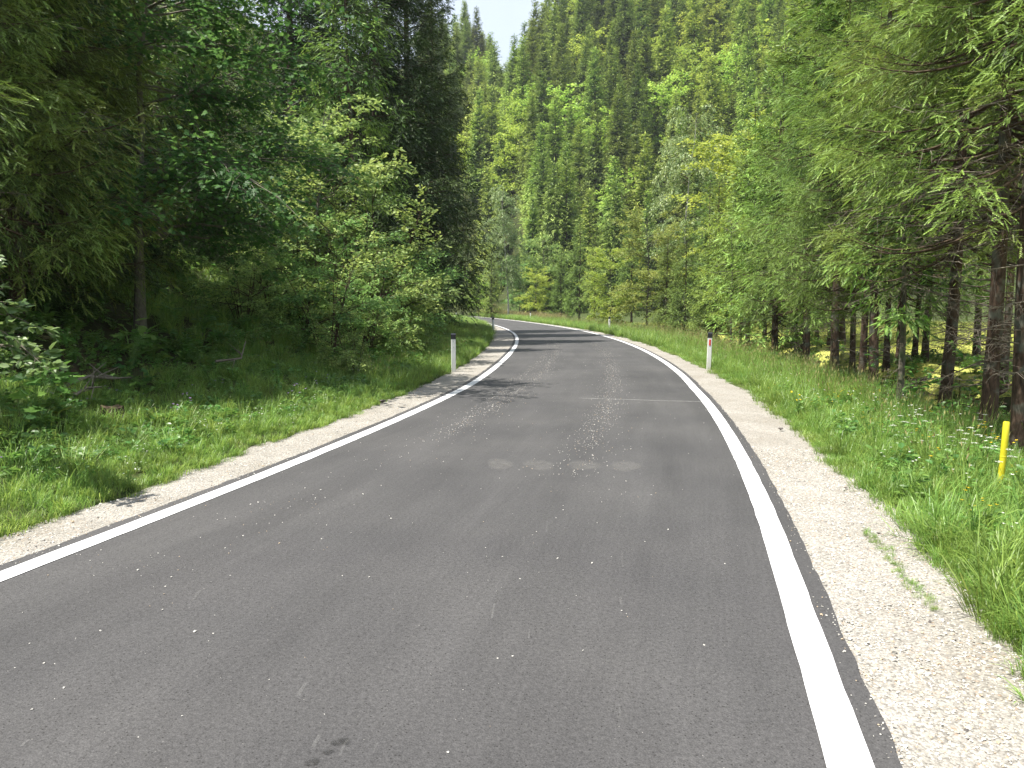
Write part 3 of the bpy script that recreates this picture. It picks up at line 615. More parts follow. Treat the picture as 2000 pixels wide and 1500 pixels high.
TREES = [broadleaf(80 + k, 12, .10, 3.5, 60, 12, 22, .25, RHW, mt, M_BARKG, flatn=.55, tr=.12, lift=.55) for k, mt in enumerate((M_BRIGHT, M_BRIGHT, M_BUSH, M_YELL))]
BIRCHES = [broadleaf(90 + k, 20, .24, 3.1, 80, 11, 20, .24, RHW, M_BIRL, M_BIRCH, flatn=.7, tr=.13, droop=.45, lift=.9) for k in range(2)]
FARDEC = [broadleaf(100 + k, 14, .1, 4.6, 64, 8, 10, .46, RHW, M_BRIGHT, M_BARKG, flatn=.55, wood=0, tr=.15) for k in range(3)]
ROWAN = broadleaf(111, 6, .24, 1.15, 40, 8, 15, .11, RH, M_BRIGHT, M_BARKG, flatn=.3, tr=.045, lift=.35, droop=.1)
SAPL = broadleaf(113, 1.8, .15, .6, 16, 5, 7, .10, OVAL, M_HERB, M_TWIGD, stems=3, tr=.014, flatn=.4)

def plant(proto, name, label, cat, px, d, rot=None, s=1., group=None, dz=-.05, u=None):
    x, y = at(px, d)
    k = abs(hash((round(px), round(d * 10)))) % 628 / 100
    return thing(name, label, cat, proto, (x, y, float(H(x, y)) + dz), k if rot is None else rot, s, group)

# ------------------------------------------------------------------ near spruces right of the road
G = 'spruces along the stream'
for pr, px, d, rot, s, lab in [
    (HI[0], 2004, 9.0, .4, 1.0, 'spruce whose rough trunk stands behind the yellow post'),
    (HI[0], 1937, 10.2, 2.1, 1.0, 'thick bare-trunked spruce between the yellow post and the ferns'),
    (HI[0], 1851, 12.0, 3.4, .95, 'spruce with dark bare trunk beside the fern clump'),
    (HI[1], 1706, 15.6, 5.2, .97, 'bushy spruce hanging green sprays over the stream bank'),
    (HI[0], 1631, 18.6, 1.2, 1.0, 'spruce with straight dark trunk at the top of the grassy verge'),
    (HI[1], 1571, 22.5, .2, 1.05, 'fourth spruce back along the verge, branches nearly brushing the grass'),
    (MID[0], 1512, 27.5, 1., 1.0, 'spruce in shade where the verge narrows beyond the red-reflector post'),
    (MID[1], 1462, 32.5, 2., .95, 'slim spruce right behind the pale rowan sapling'),
    (MID[2], 1398, 41, 3., .78, 'low branched spruce left of the rowan, skirts touching grass'),
    (MID[0], 1336, 50, 4., .68, 'short twin-trunked looking spruce with dense dark skirts'),
    (MID[2], 1300, 57, 5., .66, 'small rounded spruce at the near end of the bend')]:
    plant(pr, 'spruce_tree', lab, 'tree', px, d, rot, s, G)
YOUNG = spruce(27, 6.2, 2.0, 1.1, .22, 4, 'mid', bare=.3, dead=24, droop=1., tr=.062, bark=M_BARKG)
plant(YOUNG, 'spruce_tree', 'thin young spruce with pale slender trunk leaning over the stream', 'tree', 1757, 13.2, 1., 1., G)
plant(MID[1], 'spruce_tree', 'tall spruce with brown bare mid-trunk towering over its neighbours', 'tree', 1575, 43, 1.3, 1.75, G)
plant(MID[0], 'spruce_tree', 'tall spruce beside the yellow-green tree crown', 'tree', 1640, 37, 2.3, 1.6, G)
rg = rs(77)
for k in range(24):
    px = 1440 + k * 27 + rg.uniform(-12, 12); d = rg.uniform(17.5, 27) if px > 1650 else rg.uniform(26, 44)
    x, y = at(px, d)
    if U(x, y) < gr(y) + 6.6: d = d + 3.5; x, y = at(px, d)
    lab = 'slim spruce trunk across the stream, ' + ('seen left of the straight dark trunk' if px < 1610 else 'between dark trunk and thin pale trunk' if px < 1757 else 'behind the ferns' if px < 1851 else 'between the two thick bare trunks' if px < 1937 else 'beyond the yellow post')
    thing('spruce_tree', lab, 'tree', TRUNKY[k % 2], (x, y, float(H(x, y)) - .05), rg.uniform(0, 6), rg.uniform(.75, 1.05), lab)

# ------------------------------------------------------------------ left-hand wood
G2 = 'spruces on the left bank'
for pr, px, d, rot, s, lab in [
    (LEFT_HI, 35, 12.2, 2.6, 1.14, 'near dark spruce reaching long drooping boughs in from the left edge'),
    (LEFT_HI, -150, 10.2, .5, 1.0, 'spruce mostly out of frame at the top left corner'),
    (MID[1], 120, 14.5, 1., .85, 'shaded spruce just behind the drooping boughs'),
    (MID[0], 215, 18.5, 2., 1.0, 'dark spruce in deep shade left of the maple trunk'),
    (MID[1], 20, 19, 3., 1.1, 'dark spruce deep in shade at the left edge'),
    (TRUNKY[0], 330, 24, 4., 1.1, 'tall shaded spruce seen behind the maple trunk'),
    (TRUNKY[1], 440, 30, 5., 1.2, 'spruce trunk lost behind the middle of the maple crown'),
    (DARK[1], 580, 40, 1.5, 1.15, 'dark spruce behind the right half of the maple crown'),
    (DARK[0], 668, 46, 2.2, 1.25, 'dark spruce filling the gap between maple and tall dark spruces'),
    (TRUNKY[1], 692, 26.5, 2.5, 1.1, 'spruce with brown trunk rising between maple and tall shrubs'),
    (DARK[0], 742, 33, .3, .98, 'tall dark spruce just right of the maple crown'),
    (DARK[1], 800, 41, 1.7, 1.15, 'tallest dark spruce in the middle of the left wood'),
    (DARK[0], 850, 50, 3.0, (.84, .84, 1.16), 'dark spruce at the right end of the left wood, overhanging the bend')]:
    plant(pr, 'spruce_tree', lab, 'tree', px, d, rot, s, G2)
for k, (ox, oy, os_) in enumerate([(-10.5, 1.5, .95), (-10.2, 6.2, .95), (-13, -3, 1.15)]):  # unseen spruces, added beside the camera to throw shade on the left wood
    thing('spruce_tree', ['spruce out of frame left of the camera', 'spruce just out of frame at the left edge', 'spruce out of frame behind the camera'][k], 'tree', MID[k % 2], (ox, oy, float(H(ox, oy)) - .05), k * 1.3, os_, 'unseen spruces added to shade the left wood')
for k, (px, d) in enumerate([(90, 27), (240, 30), (-60, 15), (-120, 24), (380, 42), (150, 38), (500, 52), (640, 56), (20, 33), (-45, 12.5)]):
    plant(MID[k % 2], 'spruce_tree', ['shaded spruce high behind the drooping boughs', 'shaded spruce high behind the maple trunk', 'dark spruce at the left edge above the hazel bough', 'dark spruce filling the top left corner', 'spruce top behind the middle of the maple crown', 'shaded spruce far back left of the maple', 'spruce far back behind the right of the maple crown', 'spruce far back behind the tall bright shrub', 'far dark spruce deep at the left edge', 'dark spruce beside the drooping boughs at the left edge'][k], 'tree', px, d, k * 1.1, 1.15 if d > 13 else .85, 'spruces deep in the left wood')
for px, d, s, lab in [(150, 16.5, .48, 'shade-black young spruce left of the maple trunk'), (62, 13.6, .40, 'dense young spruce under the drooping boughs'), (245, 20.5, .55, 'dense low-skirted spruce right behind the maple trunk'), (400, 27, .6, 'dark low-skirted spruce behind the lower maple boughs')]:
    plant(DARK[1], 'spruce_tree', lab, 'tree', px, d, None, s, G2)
plant(MAPLE, 'maple_tree', 'leafy maple with slim mottled grey trunk on the left bank', 'tree', 275, 14.5, 0., 1.02)
plant(TREES[2], 'broadleaf_tree', 'broadleaf tree filling in behind the maple crown', 'tree', 615, 23, 2., .56)

# ------------------------------------------------------------------ shrubs on the left verge
G3 = 'shrubs on the left verge'
for k, (px, d, s, lab) in enumerate([
    (738, 23, 1.62, 'tallest bright shrub rising against the dark spruces'),
    (700, 20, 1.25, 'grey-green willow shrub in front of the brown spruce trunk'),
    (780, 28, 1.4, 'rounded shrub beside the black-capped post, at the wood edge'),
    (806, 34, 1.15, 'shrub touching the far end of the grass by the bend'),
    (640, 17.5, .95, 'shaded low shrub under the maple boughs'),
    (715, 18.8, .66, 'low silvery shrub at the foot of the tall shrubs'),
    (590, 21, 1.0, 'thin-stemmed shrub in front of the sunlit slope'),
    (478, 18.0, .75, 'thin shaded shrub on the bank below the maple'),
    (535, 20.5, .8, 'many-stemmed shrub between the maple and the sunlit slope'),
    (690, 15.6, .5, 'small dark shrub spreading onto the shaded grass'),
    (775, 22.5, .7, 'low leafy shrub leaning towards the near left post')]):
    plant(BUSH[k % 3], 'shrub', lab, 'shrub', px, d, None, s, G3)

# the hazel bough that comes in from the left edge
def hazel():
    rng = rs(9); mw, ml = MB(), MB(); O, D = [], []
    z0 = 0
    stems = [[(0, 0, 0), (.25, -.1, .9), (.62, -.25, 1.25), (1.05, -.4, 1.10), (1.42, -.5, .82)], [(0, 0, 0), (.15, -.1, 1.1), (.38, -.2, 1.62), (.66, -.3, 1.78), (.80, -.35, 1.72)],
             [(0, 0, 0), (.2, -.05, .8), (.55, -.15, 1.2), (.95, -.3, 1.28), (1.22, -.35, 1.18)], [(0, 0, 0), (.05, -.1, .9), (.3, -.25, 1.35), (.7, -.3, 1.5), (.98, -.4, 1.36)],
             [(0, 0, 0), (-.1, .1, 1.), (-.3, .2, 1.7), (-.5, .3, 2.2), (-.7, .3, 2.4)], [(0, 0, 0), (.2, .1, .7), (.5, .1, 1.0), (.85, 0, 1.0), (1.15, -.1, .84)]]
    for st in stems:
        st = np.array(st, float); f = [spline(range(5), st[:, j]) for j in range(3)]; q = np.linspace(0, 4, 15); P = np.stack([g(q) for g in f], -1)
        V, F_ = tubes(P[None], (.012 * (1.05 - q / 4) + .0012)[None], 5); mw.add(V, F_)
        for k in range(26):
            s = rng.uniform(1.3, 4.); o = np.array([g(s) for g in f]); tg = unit(np.array([g(s + .05) for g in f]) - o); d = unit(tg + rng.normal(0, .7, 3) + np.array([0, 0, .1])); l = rng.uniform(.12, .3) * (1.2 - .12 * s)
            V, F_ = tubes(np.array([[o, o + d * l * .5, o + d * l - np.array([0, 0, .03])]]), np.array([[.0025, .002, .001]]), 3); mw.add(V, F_)
            for j in range(6): O.append(o + d * l * rng.uniform(.15, 1.)); D.append(unit(d + rng.normal(0, .75, 3)))
    O, D = np.array(O), np.array(D); D[:, 2] *= .55; D = unit(D); Yv, Zv = frame(D, np.array([0, -.25, 1.]) + rng.normal(0, .35, (len(D), 3)), .3, rng)
    V, F_ = stamp(O, D, Yv, Zv, .085 * rng.uniform(.6, 1.25, len(O)), *OVAL); ml.add(V, F_, 0, np.repeat(rng.random(len(O)), len(OVAL[0])))
    return [('stems', mw.mesh('stems', [M_TWIG])), ('foliage', ml.mesh('leaves', [M_HAZEL]))]
hx, hy = -4.95, 6.4
thing('hazel_shrub', 'pale hazel shrub arching oval leaves in from the left edge', 'shrub', hazel(), (hx, hy, float(H(hx, hy)) - .03), 0.)

# ------------------------------------------------------------------ trees across the bend
for pr, nm, px, d, s, lab in [
    (BIRCHES[0], 'birch_tree', 993, 128, 1.08, 'slim white-trunked birch standing alone beyond the bend'),
    (BIRCHES[1], 'birch_tree', 1336, 78, 1.05, 'large pale silvery birch above the spruces along the stream'),
    (TREES[2], 'broadleaf_tree', 1066, 134, 1.15, 'rounded grey-green tree beyond the bend'),
    (TREES[0], 'broadleaf_tree', 1046, 112, .62, 'small light green tree behind the middle far post'),
    (TREES[1], 'broadleaf_tree', 1196, 73, .66, 'bright green tree behind the white post on the outer bend'),
    (TREES[2], 'broadleaf_tree', 1015, 140, .9, 'dense darker broadleaf tree beside the white birch trunk'),
    (TREES[3], 'broadleaf_tree', 1262, 66, .80, 'yellowing thin-leaved tree at the bend, tinged orange'),
    (TREES[0], 'broadleaf_tree', 1452, 62, 1.30, 'tall yellow-green tree next to the silvery birch'),
    (TREES[1], 'broadleaf_tree', 1520, 70, 1.45, 'yellow-green crown showing above the streamside spruces'),
    (TREES[2], 'broadleaf_tree', 905, 150, .8, 'leafy tree where the road disappears to the left'),
    (TREES[0], 'broadleaf_tree', 935, 142, .62, 'low bright tree behind the grass at the far bend'),
    (ROWAN, 'rowan_tree', 1428, 30.5, .98, 'slender pale-stemmed rowan sapling with feathery leaves above the red-reflector post'),
    (MID[2], 'spruce_tree', 960, 124, .95, 'small bright spruce left of the white birch trunk'),
    (MID[0], 'spruce_tree', 1131, 95, 1.06, 'pointed spruce standing midway along the far verge'),
    (MID[2], 'spruce_tree', 1095, 105, .8, 'low spruce left of the pointed one on the far verge'),
    (MID[1], 'spruce_tree', 1160, 90, .85, 'dark spruce half hidden right of the pointed one'),
    (MID[0], 'spruce_tree', 1232, 84, 1.0, 'shaded spruce behind the yellowing tree'),
    (MID[2], 'spruce_tree', 1380, 58, .95, 'spruce at the foot of the silvery birch')]:
    plant(pr, nm, lab, 'tree', px, d, None, s)
for k, (px, d, s) in enumerate([(1245, 58, .5), (1215, 62, .42), (1272, 52, .36)]):
    plant(BUSH[k], 'shrub', ['pale straw-coloured shrub in the grass at the outer bend', 'small shrub at the foot of the bright bend tree', 'tiny shrub in the verge beside the first skirts of spruce'][k], 'shrub', px, d, None, s)

# ------------------------------------------------------------------ wooded hillside
def column_of(x, y):
    px = CX + FOC * x / y
    for lim, t_ in ((968, 'left of the sky gap'), (1030, 'above the lone white birch'), (1115, 'above the far middle post'), (1180, 'above the pointed far spruce'), (1245, 'above the bright bend tree'), (1310, 'above the yellowing tree'), (1390, 'above the silvery birch'), (1480, 'above the rowan sapling')):
        if px < lim: return t_
    return 'behind the streamside spruces'
def band_of(z): return 'at the foot of' if z < 10 else 'low on' if z < 28 else 'halfway up' if z < 52 else 'high on'
dec = [(965, 130), (935, 165), (1105, 272), (1068, 95), (1125, 60), (1170, 10), (1290, 150), (1372, 105), (1395, 140), (1345, 175), (1462, 55), (1490, 120), (1440, 190), (950, 262), (985, 262), (1010, 268),
       (1055, 225), (1030, 60), (1240, 20), (1545, 60), (1560, 160), (1190, 300), (1500, 200), (1420, 20), (1010, 330), (1100, 380), (1380, 220), (1290, 250), (1600, 120), (1215, 445), (930, 300), (1150, 130)]
dpos = []
for k, (px, py) in enumerate(dec):
    x, y = onto(px, py, 8.); dpos.append((x, y))
    lab = 'light green broadleaf crown %s the hillside, %s' % (band_of(float(H(x, y))), column_of(x, y))
    thing('broadleaf_tree', lab, 'tree', FARDEC[k % 3], (x, y, float(H(x, y)) - .2), k * 1.3, .95 + .5 * ((k * 7) % 5) / 5, lab)
dpos = np.array(dpos); rg = rs(123); cand = []
for y in np.arange(122, 380, 7.2):
    for x in np.arange(-60, 190, 7.2):
        X_, Y_ = x + rg.uniform(-3.2, 3.2), y + rg.uniform(-3.2, 3.2); t = X_ / Y_
        if not (-.115 < t < .50): continue
        if (Y_ - 152) * .95 + X_ * .3 < -12: continue
        if U(X_, min(Y_, 290)) < 9 and Y_ < 240: continue
        if np.min((dpos[:, 0] - X_) ** 2 + (dpos[:, 1] - Y_) ** 2) < 12: continue
        el = (H(X_, Y_) + 20) / Y_
        if el > .62: continue
        cand.append((X_, Y_))
cand = np.array(cand); hz_ = H(cand[:, 0], cand[:, 1]); order = np.argsort(cand[:, 1] + cand[:, 0] * .15)
print('hill trees', len(cand))
NIND = 270
for k, j in enumerate(order[:NIND]):
    x, y = cand[j]; s = rg.uniform(.75, 1.25)
    size = 'short' if s < .92 else 'tall' if s > 1.09 else 'mid-sized'
    zone = '%s spruce %s the wooded hillside, %s' % (size, band_of(hz_[j]), column_of(x, y))
    thing('spruce_tree', zone, 'tree', FAR[k % 4], (x, y, hz_[j] - .3), rg.uniform(0, 6.28), (s * rg.uniform(.9, 1.1), s * rg.uniform(.9, 1.1), s), 'hillside: ' + zone)

# ------------------------------------------------------------------ scatter: many alike small plants as one mass
def scatter(name, label, cat, srcs, P, rot, scl, pick, kind='stuff'):
    """one object: points that each carry a copy of one of the source meshes"""
    me = bpy.data.meshes.new(name); me.vertices.add(len(P)); me.vertices.foreach_set('co', np.asarray(P, np.float32).ravel())
    a = me.attributes.new('rot', 'FLOAT_VECTOR', 'POINT'); a.data.foreach_set('vector', np.asarray(rot, np.float32).ravel())
    a = me.attributes.new('scl', 'FLOAT', 'POINT'); a.data.foreach_set('value', np.asarray(scl, np.float32))
    a = me.attributes.new('pick', 'INT', 'POINT'); a.data.foreach_set('value', np.asarray(pick, np.int32))
    o = obj(name, me); tag(o, label, cat, kind=kind)
    g = bpy.data.node_groups.new(name, 'GeometryNodeTree'); g.is_modifier = True
    g.interface.new_socket('Geometry', in_out='INPUT', socket_type='NodeSocketGeometry'); g.interface.new_socket('Geometry', in_out='OUTPUT', socket_type='NodeSocketGeometry')
    gi = g.nodes.new('NodeGroupInput'); go = g.nodes.new('NodeGroupOutput'); L = g.links.new
    mp_ = g.nodes.new('GeometryNodeMeshToPoints'); L(gi.outputs[0], mp_.inputs[0])
    ip = g.nodes.new('GeometryNodeInstanceOnPoints'); L(mp_.outputs[0], ip.inputs['Points']); ip.inputs['Pick Instance'].default_value = True
    jn = g.nodes.new('GeometryNodeJoinGeometry')
    for s in reversed(srcs):
        oi = g.nodes.new('GeometryNodeObjectInfo'); so_ = bpy.data.objects.new('source_' + s.name, s); oi.inputs[0].default_value = so_; oi.inputs['As Instance'].default_value = True
        L(oi.outputs['Geometry'], jn.inputs[0])
    L(jn.outputs[0], ip.inputs['Instance'])
    for nm, dt, si in (('rot', 'FLOAT_VECTOR', 'Rotation'), ('scl', 'FLOAT', 'Scale'), ('pick', 'INT', 'Instance Index')):
        na_ = g.nodes.new('GeometryNodeInputNamedAttribute'); na_.data_type = dt; na_.inputs[0].default_value = nm
        L(na_.outputs[0], ip.inputs[si])
    L(ip.outputs[0], go.inputs[0])
    md = o.modifiers.new('scatter', 'NODES'); md.node_group = g
    return o

rest = order[NIND:]; farm = []
for parts in FAR:
    mj = MB()
    for pi, (pn, me) in enumerate(parts[:2]):
        v = np.empty(len(me.vertices) * 3, np.float32); me.vertices.foreach_get('co', v); tn = np.empty(len(me.vertices), np.float32); me.attributes['tint'].data.foreach_get('value', tn)
        k = me.polygons[0].loop_total; idx = np.empty(len(me.loops), np.int32); me.loops.foreach_get('vertex_index', idx); mj.add(v.reshape(-1, 3), idx.reshape(-1, k), pi, tn)
    farm.append(mj.mesh('far_spruce', [M_BARK, M_NEEDF]))
n = len(rest); rg = rs(17)
if n: scatter('forest', 'dense spruce forest high on the far hillside', 'forest', farm, np.c_[cand[rest], hz_[rest] - .3], np.c_[np.zeros((n, 2)), rg.uniform(0, 6.28, n)], rg.uniform(.75, 1.25, n), rg.integers(0, 4, n))

# ------------------------------------------------------------------ grass and herbs
def tuft(seed, nb, h, spread, bend, wid, mat, tl=(.0, 1.), seedhead=0.):
    rng = rs(seed); m_ = MB(); az = rng.uniform(0, 6.28, nb); r = spread * np.sqrt(rng.random(nb)); O = np.stack([r * np.cos(az), r * np.sin(az), 0 * r - .02], -1)
    a2 = az + rng.normal(0, .8, nb); L = h * rng.uniform(.5, 1.1, nb); bd = bend * rng.uniform(.2, 1.3, nb)
    hd = np.stack([np.cos(a2), np.sin(a2), 0 * a2], -1); pr = np.stack([-np.sin(a2), np.cos(a2), 0 * a2], -1); wd = wid * rng.uniform(.7, 1.3, nb)
    V = []
    for q, ww in ((0., .8), (.4, 1.), (.75, .75)):
        c = O + hd * (L * bd * q * q)[:, None] + np.array([0, 0, 1.]) * (L * (q - .28 * bd * q ** 2.4))[:, None]
        V += [c + pr * (wd * ww / 2)[:, None], c - pr * (wd * ww / 2)[:, None]]
    V.append(O + hd * (L * bd)[:, None] + np.array([0, 0, 1.]) * (L * (1 - .42 * bd))[:, None]); V = np.stack(V, 1).reshape(-1, 3)
    b = np.arange(nb)[:, None] * 7; tint = np.repeat(np.clip(rng.normal(.5, .25, nb), *tl), 7)
    m_.add(V, np.concatenate([b + np.array([0, 1, 3, 2]), b + np.array([2, 3, 5, 4])]), 0, tint)
    m_.f.append((b + np.array([4, 5, 6]), 0, False))
    me_m = [mat]
    if seedhead:
        k = int(nb * seedhead); V_, F_ = stamp(O[:k] + hd[:k] * (L * bd)[:k, None] * .9 + np.array([0, 0, 1.]) * (L * (1 - .4 * bd))[:k, None] * .93, unit(hd[:k] * .4 + np.array([0, 0, 1.])), pr[:k], hd[:k], .085, RHN[0], RHN[1]); m_.add(V_, F_, 1, rng.random(1)[0]); me_m.append(M_STRAW)
    return m_.mesh('tuft', me_m)
def herb(seed, nl, h, leaf, TP, mat, flower=None, nf=0, fl=.02):
    rng = rs(seed); m_ = MB(); az = rng.uniform(0, 6.28, nl); z = h * rng.uniform(.05, 1., nl) ** .8; r = rng.uniform(.01, .10, nl) * (h / .25)
    O = np.stack([r * np.cos(az), r * np.sin(az), z], -1); X_ = unit(np.stack([np.cos(az), np.sin(az), rng.normal(.15, .3, nl)], -1)); Yv, Zv = frame(X_, np.array([0, 0, 1.]) + rng.normal(0, .25, (nl, 3)), .3, rng)
    V, F_ = stamp(O, X_, Yv, Zv, leaf * rng.uniform(.5, 1.2, nl), *TP); m_.add(V, F_, 0, np.repeat(rng.random(nl), len(TP[0])))
    P = np.stack([np.stack([0 * r, 0 * r, 0 * r], -1), O * np.array([.5, .5, .7]), O], 1); V, F_ = tubes(P, np.full((nl, 3), .0022), 3); m_.add(V, F_, 0, .4); ms = [mat]
    if flower:
        a = rng.uniform(0, 6.28, nf); O = np.stack([.10 * np.cos(a), .10 * np.sin(a), h * rng.uniform(1., 1.5, nf)], -1); P = np.stack([O * [0, 0, 0], O * [.3, .3, .6], O], 1); V, F_ = tubes(P, np.full((nf, 3), .0016), 3); m_.add(V, F_, 0, .5)
        for k in range(5):
            aa = a + k * 1.2566; X_ = unit(np.stack([np.cos(aa), np.sin(aa), 0 * aa + .35], -1)); Yv, Zv = frame(X_, np.array([[0, 0, 1.]]).repeat(nf, 0), .1, rng); V, F_ = stamp(O, X_, Yv, Zv, fl, *RHW); m_.add(V, F_, 1, .6)
        ms.append(flower)
    return m_.mesh('herb', ms)
T_LONG = [tuft(s, 34, .42, .10, .75, .0062, M_GRASS, seedhead=.0) for s in (1, 2, 3)]
T_SHORT = [tuft(s, 40, .15, .09, .7, .0048, M_GRASS) for s in (4, 5)]
T_SEED = [tuft(s, 22, .75, .10, .35, .005, M_GRASS, seedhead=.35) for s in (6, 7)]
M_MEAD = leafmat('meadow_blades', (.22, .27, .05), (.42, .43, .12), .35, .5, .3, .2, 1.4, .01)
T_MEAD = [tuft(s, 30, .3, .14, .7, .007, M_MEAD) for s in (21, 22)]
T_STRAW = [tuft(s, 26, .8, .14, .4, .006, M_STRAW, seedhead=.5) for s in (8, 9)]
HB = [herb(11, 26, .24, .10, OVAL, M_HERB), herb(12, 20, .20, .13, LOB, M_HERB), herb(13, 30, .16, .06, OVAL, M_HERB), herb(14, 22, .30, .09, OVAL, M_HERB, M_WHITE, 4, .02)]
HY = [herb(15, 14, .25, .05, OVAL, M_HERB, M_YEL, 5, .016), herb(16, 12, .14, .035, OVAL, M_HERB, M_WHITE, 6, .011), herb(17, 12, .25, .05, OVAL, M_HERB, M_PURP, 3, .018)]

def band(seed, y0, y1, side, v0, v1, dens, pw=1.):
    """random points on the turf, v metres outside the gravel"""
    rng = rs(seed); n_ = int(dens * (y1 - y0) * (v1 - v0)); y = rng.uniform(y0, y1, n_); v = v0 + (v1 - v0) * rng.random(n_) ** pw
    g = gr(y) if side > 0 else gl(y); x, yy = road_pt(side * (g + v), y); return x, yy, v
def lay(name, label, cat, srcs, sets, seed):
    rng = rs(seed); P, S, K = [], [], []
    for (x, y, v), (s0, s1), ks in sets:
        P.append(np.c_[x, y, H(x, y)]); S.append(rng.uniform(s0, s1, len(x))); K.append(rng.choice(ks, len(x)))
    P = np.concatenate(P); n_ = len(P); P[:, 2] = np.maximum(P[:, 2], 0 * P[:, 2] - 2)
    scatter(name, label, cat, srcs, P, np.c_[rng.normal(0, .13, (n_, 2)), rng.uniform(0, 6.28, n_)], np.concatenate(S), np.concatenate(K))
tufts = T_LONG + T_SHORT + T_SEED
lay('grass', 'tall green grass along the right-hand verge', 'grass', tufts, [
    (band(1, 1.5, 12, 1, -.02, .4, 170, 1.2), (.5, 1.), [3, 4]), (band(2, 1.5, 12, 1, .15, 3.2, 70), (.4, .85), [0, 1, 2, 3]), (band(53, 1.2, 6, 1, .0, 1.6, 110), (.5, 1.1), [3, 4, 0]), (band(51, 1.5, 14, 1, -.22, .1, 30), (.15, .5), [3, 4]), (band(3, 2, 14, 1, .6, 2.9, 4), (.6, .9), [5, 6]),
    (band(4, 12, 30, 1, .0, .35, 60), (.7, 1.2), [3, 4]), (band(5, 12, 30, 1, .2, 3.3, 40), (.5, 1.), [0, 1, 2]), (band(6, 12, 34, 1, .5, 3.2, 8), (.6, 1.), [5, 6]),
    (band(7, 30, 90, 1, .0, 4., 9), (1., 1.7), [0, 1, 2]), (band(8, 30, 90, 1, .6, 4., 2.5), (.9, 1.3), [5, 6]), (band(9, 90, 160, 1, 0., 6., 2.5), (1.6, 2.6), [0, 1, 2])], 41)
lay('grass', 'grass on the left-hand verge under the trees', 'grass', tufts, [
    (band(11, 2.5, 14, -1, .02, .9, 130, 1.3), (.5, 1.), [3, 4]), (band(52, 2.5, 20, -1, -.05, .1, 20), (.15, .4), [3, 4]), (band(12, 2.5, 14, -1, .25, 3.2, 44), (.4, .85), [0, 1, 2, 3, 4]),
    (band(13, 14, 34, -1, .08, .7, 70), (.7, 1.1), [3, 4]), (band(14, 14, 34, -1, .1, 4., 30), (.5, 1.), [0, 1, 2]), (band(15, 14, 60, -1, .4, 4., 5), (.5, .8), [5, 6]),
    (band(16, 34, 80, -1, 0., 5., 9), (1., 1.6), [0, 1, 2]), (band(17, 80, 140, -1, 0, 4, 3), (1.4, 2.), [0, 1, 2]), (band(18, 14, 40, -1, 4., 14., 7), (.8, 1.4), [0, 1, 2])], 42)
lay('herbs', 'low broad-leaved herbs and small flowers in the left-hand verge', 'herbs', HB + HY, [
    (band(61, 6, 28, -1, 3.5, 10., 7), (.8, 1.7), [0, 1, 2]), (band(21, 2.5, 16, -1, .45, 4.5, 26), (.4, .85), [0, 1, 2]), (band(22, 16, 34, -1, .6, 4.5, 12), (.7, 1.3), [0, 1, 2]), (band(23, 2.5, 12, -1, .05, .7, 4), (.8, 1.1), [5]), (band(24, 3, 16, -1, .6, 2.5, .9), (.8, 1.1), [6])], 43)
lay('herbs', 'herbs and yellow flowers among the right-hand grass', 'herbs', HB + HY, [
    (band(26, 1.5, 14, 1, .3, 2.9, 12), (.6, 1.1), [0, 2, 0, 2, 3]), (band(27, 2, 14, 1, .25, 2.5, 2.4), (.8, 1.2), [4]), (band(28, 2, 10, 1, .2, 2.5, .3), (.8, 1.2), [5]), (band(29, 10, 40, 1, 2.4, 9, 4), (.8, 1.6), [0, 1, 2])], 44)
lay('grass', 'pinkish seeding grass strip beyond the far bend', 'grass', T_STRAW, [
    (band(31, 95, 165, 1, 2.5, 6., 3.5), (1.2, 1.9), [0, 1]), (band(32, 26, 75, 1, 2., 4.4, 2.4), (.8, 1.2), [0, 1]), (band(33, 14, 26, 1, 2.2, 3.4, .8), (.6, .9), [0, 1])], 45)
lay('grass', 'sunlit yellow-green meadow beyond the stream', 'grass', T_MEAD, [(band(34, 5, 80, 1, 9., 36., 3.2), (.9, 1.4), [0, 1])], 46)
wl = ground_px(1690, 1040), ground_px(1830, 1200)
rg = rs(3); q = rg.random(90); lx = wl[0][0] + (wl[1][0] - wl[0][0]) * q + rg.normal(0, .025, 90); ly = wl[0][1] + (wl[1][1] - wl[0][1]) * q + rg.normal(0, .02, 90)
scatter('weeds', 'thin line of weeds growing through the right-hand gravel', 'weeds', T_SHORT, np.c_[lx, ly, np.full(90, .012)], np.c_[rg.normal(0, .3, (90, 2)), rg.uniform(0, 6, 90)], rg.uniform(.08, .28, 90), rg.integers(0, 2, 90))

# ------------------------------------------------------------------ loose stones
def pebble(seed, mat):
    rng = rs(seed); V = np.array([[1, 0, 0], [-1, 0, 0], [0, 1, 0], [0, -1, 0], [0, 0, .7], [0, 0, -.7], [.7, .7, .35], [-.7, .6, .3], [-.6, -.7, .35], [.7, -.6, .3]], float) * rng.uniform(.75, 1.25, (10, 1))
    F_ = [[4, 0, 6], [4, 6, 2], [4, 2, 7], [4, 7, 1], [4, 1, 8], [4, 8, 3], [4, 3, 9], [4, 9, 0], [5, 6, 0], [5, 2, 6], [5, 7, 2], [5, 1, 7], [5, 8, 1], [5, 3, 8], [5, 9, 3], [5, 0, 9]]
    m_ = MB(); m_.add(V, F_); return m_.mesh('pebble', [mat])
M_ST = [flat('limestone', (.47, .455, .42), .85, .2, .15, 4.), flat('grey_stone', (.27, .26, .24), .85, .2, .2, 4.), flat('buff_stone', (.36, .29, .21), .85, .2, .2, 4.), flat('dark_stone', (.09, .08, .075), .8, .2, .2, 4.)]
PB = [pebble(k, M_ST[min(k, 3)]) for k in range(4)]
rg = rs(31); U_, Y_, S_ = [], [], []
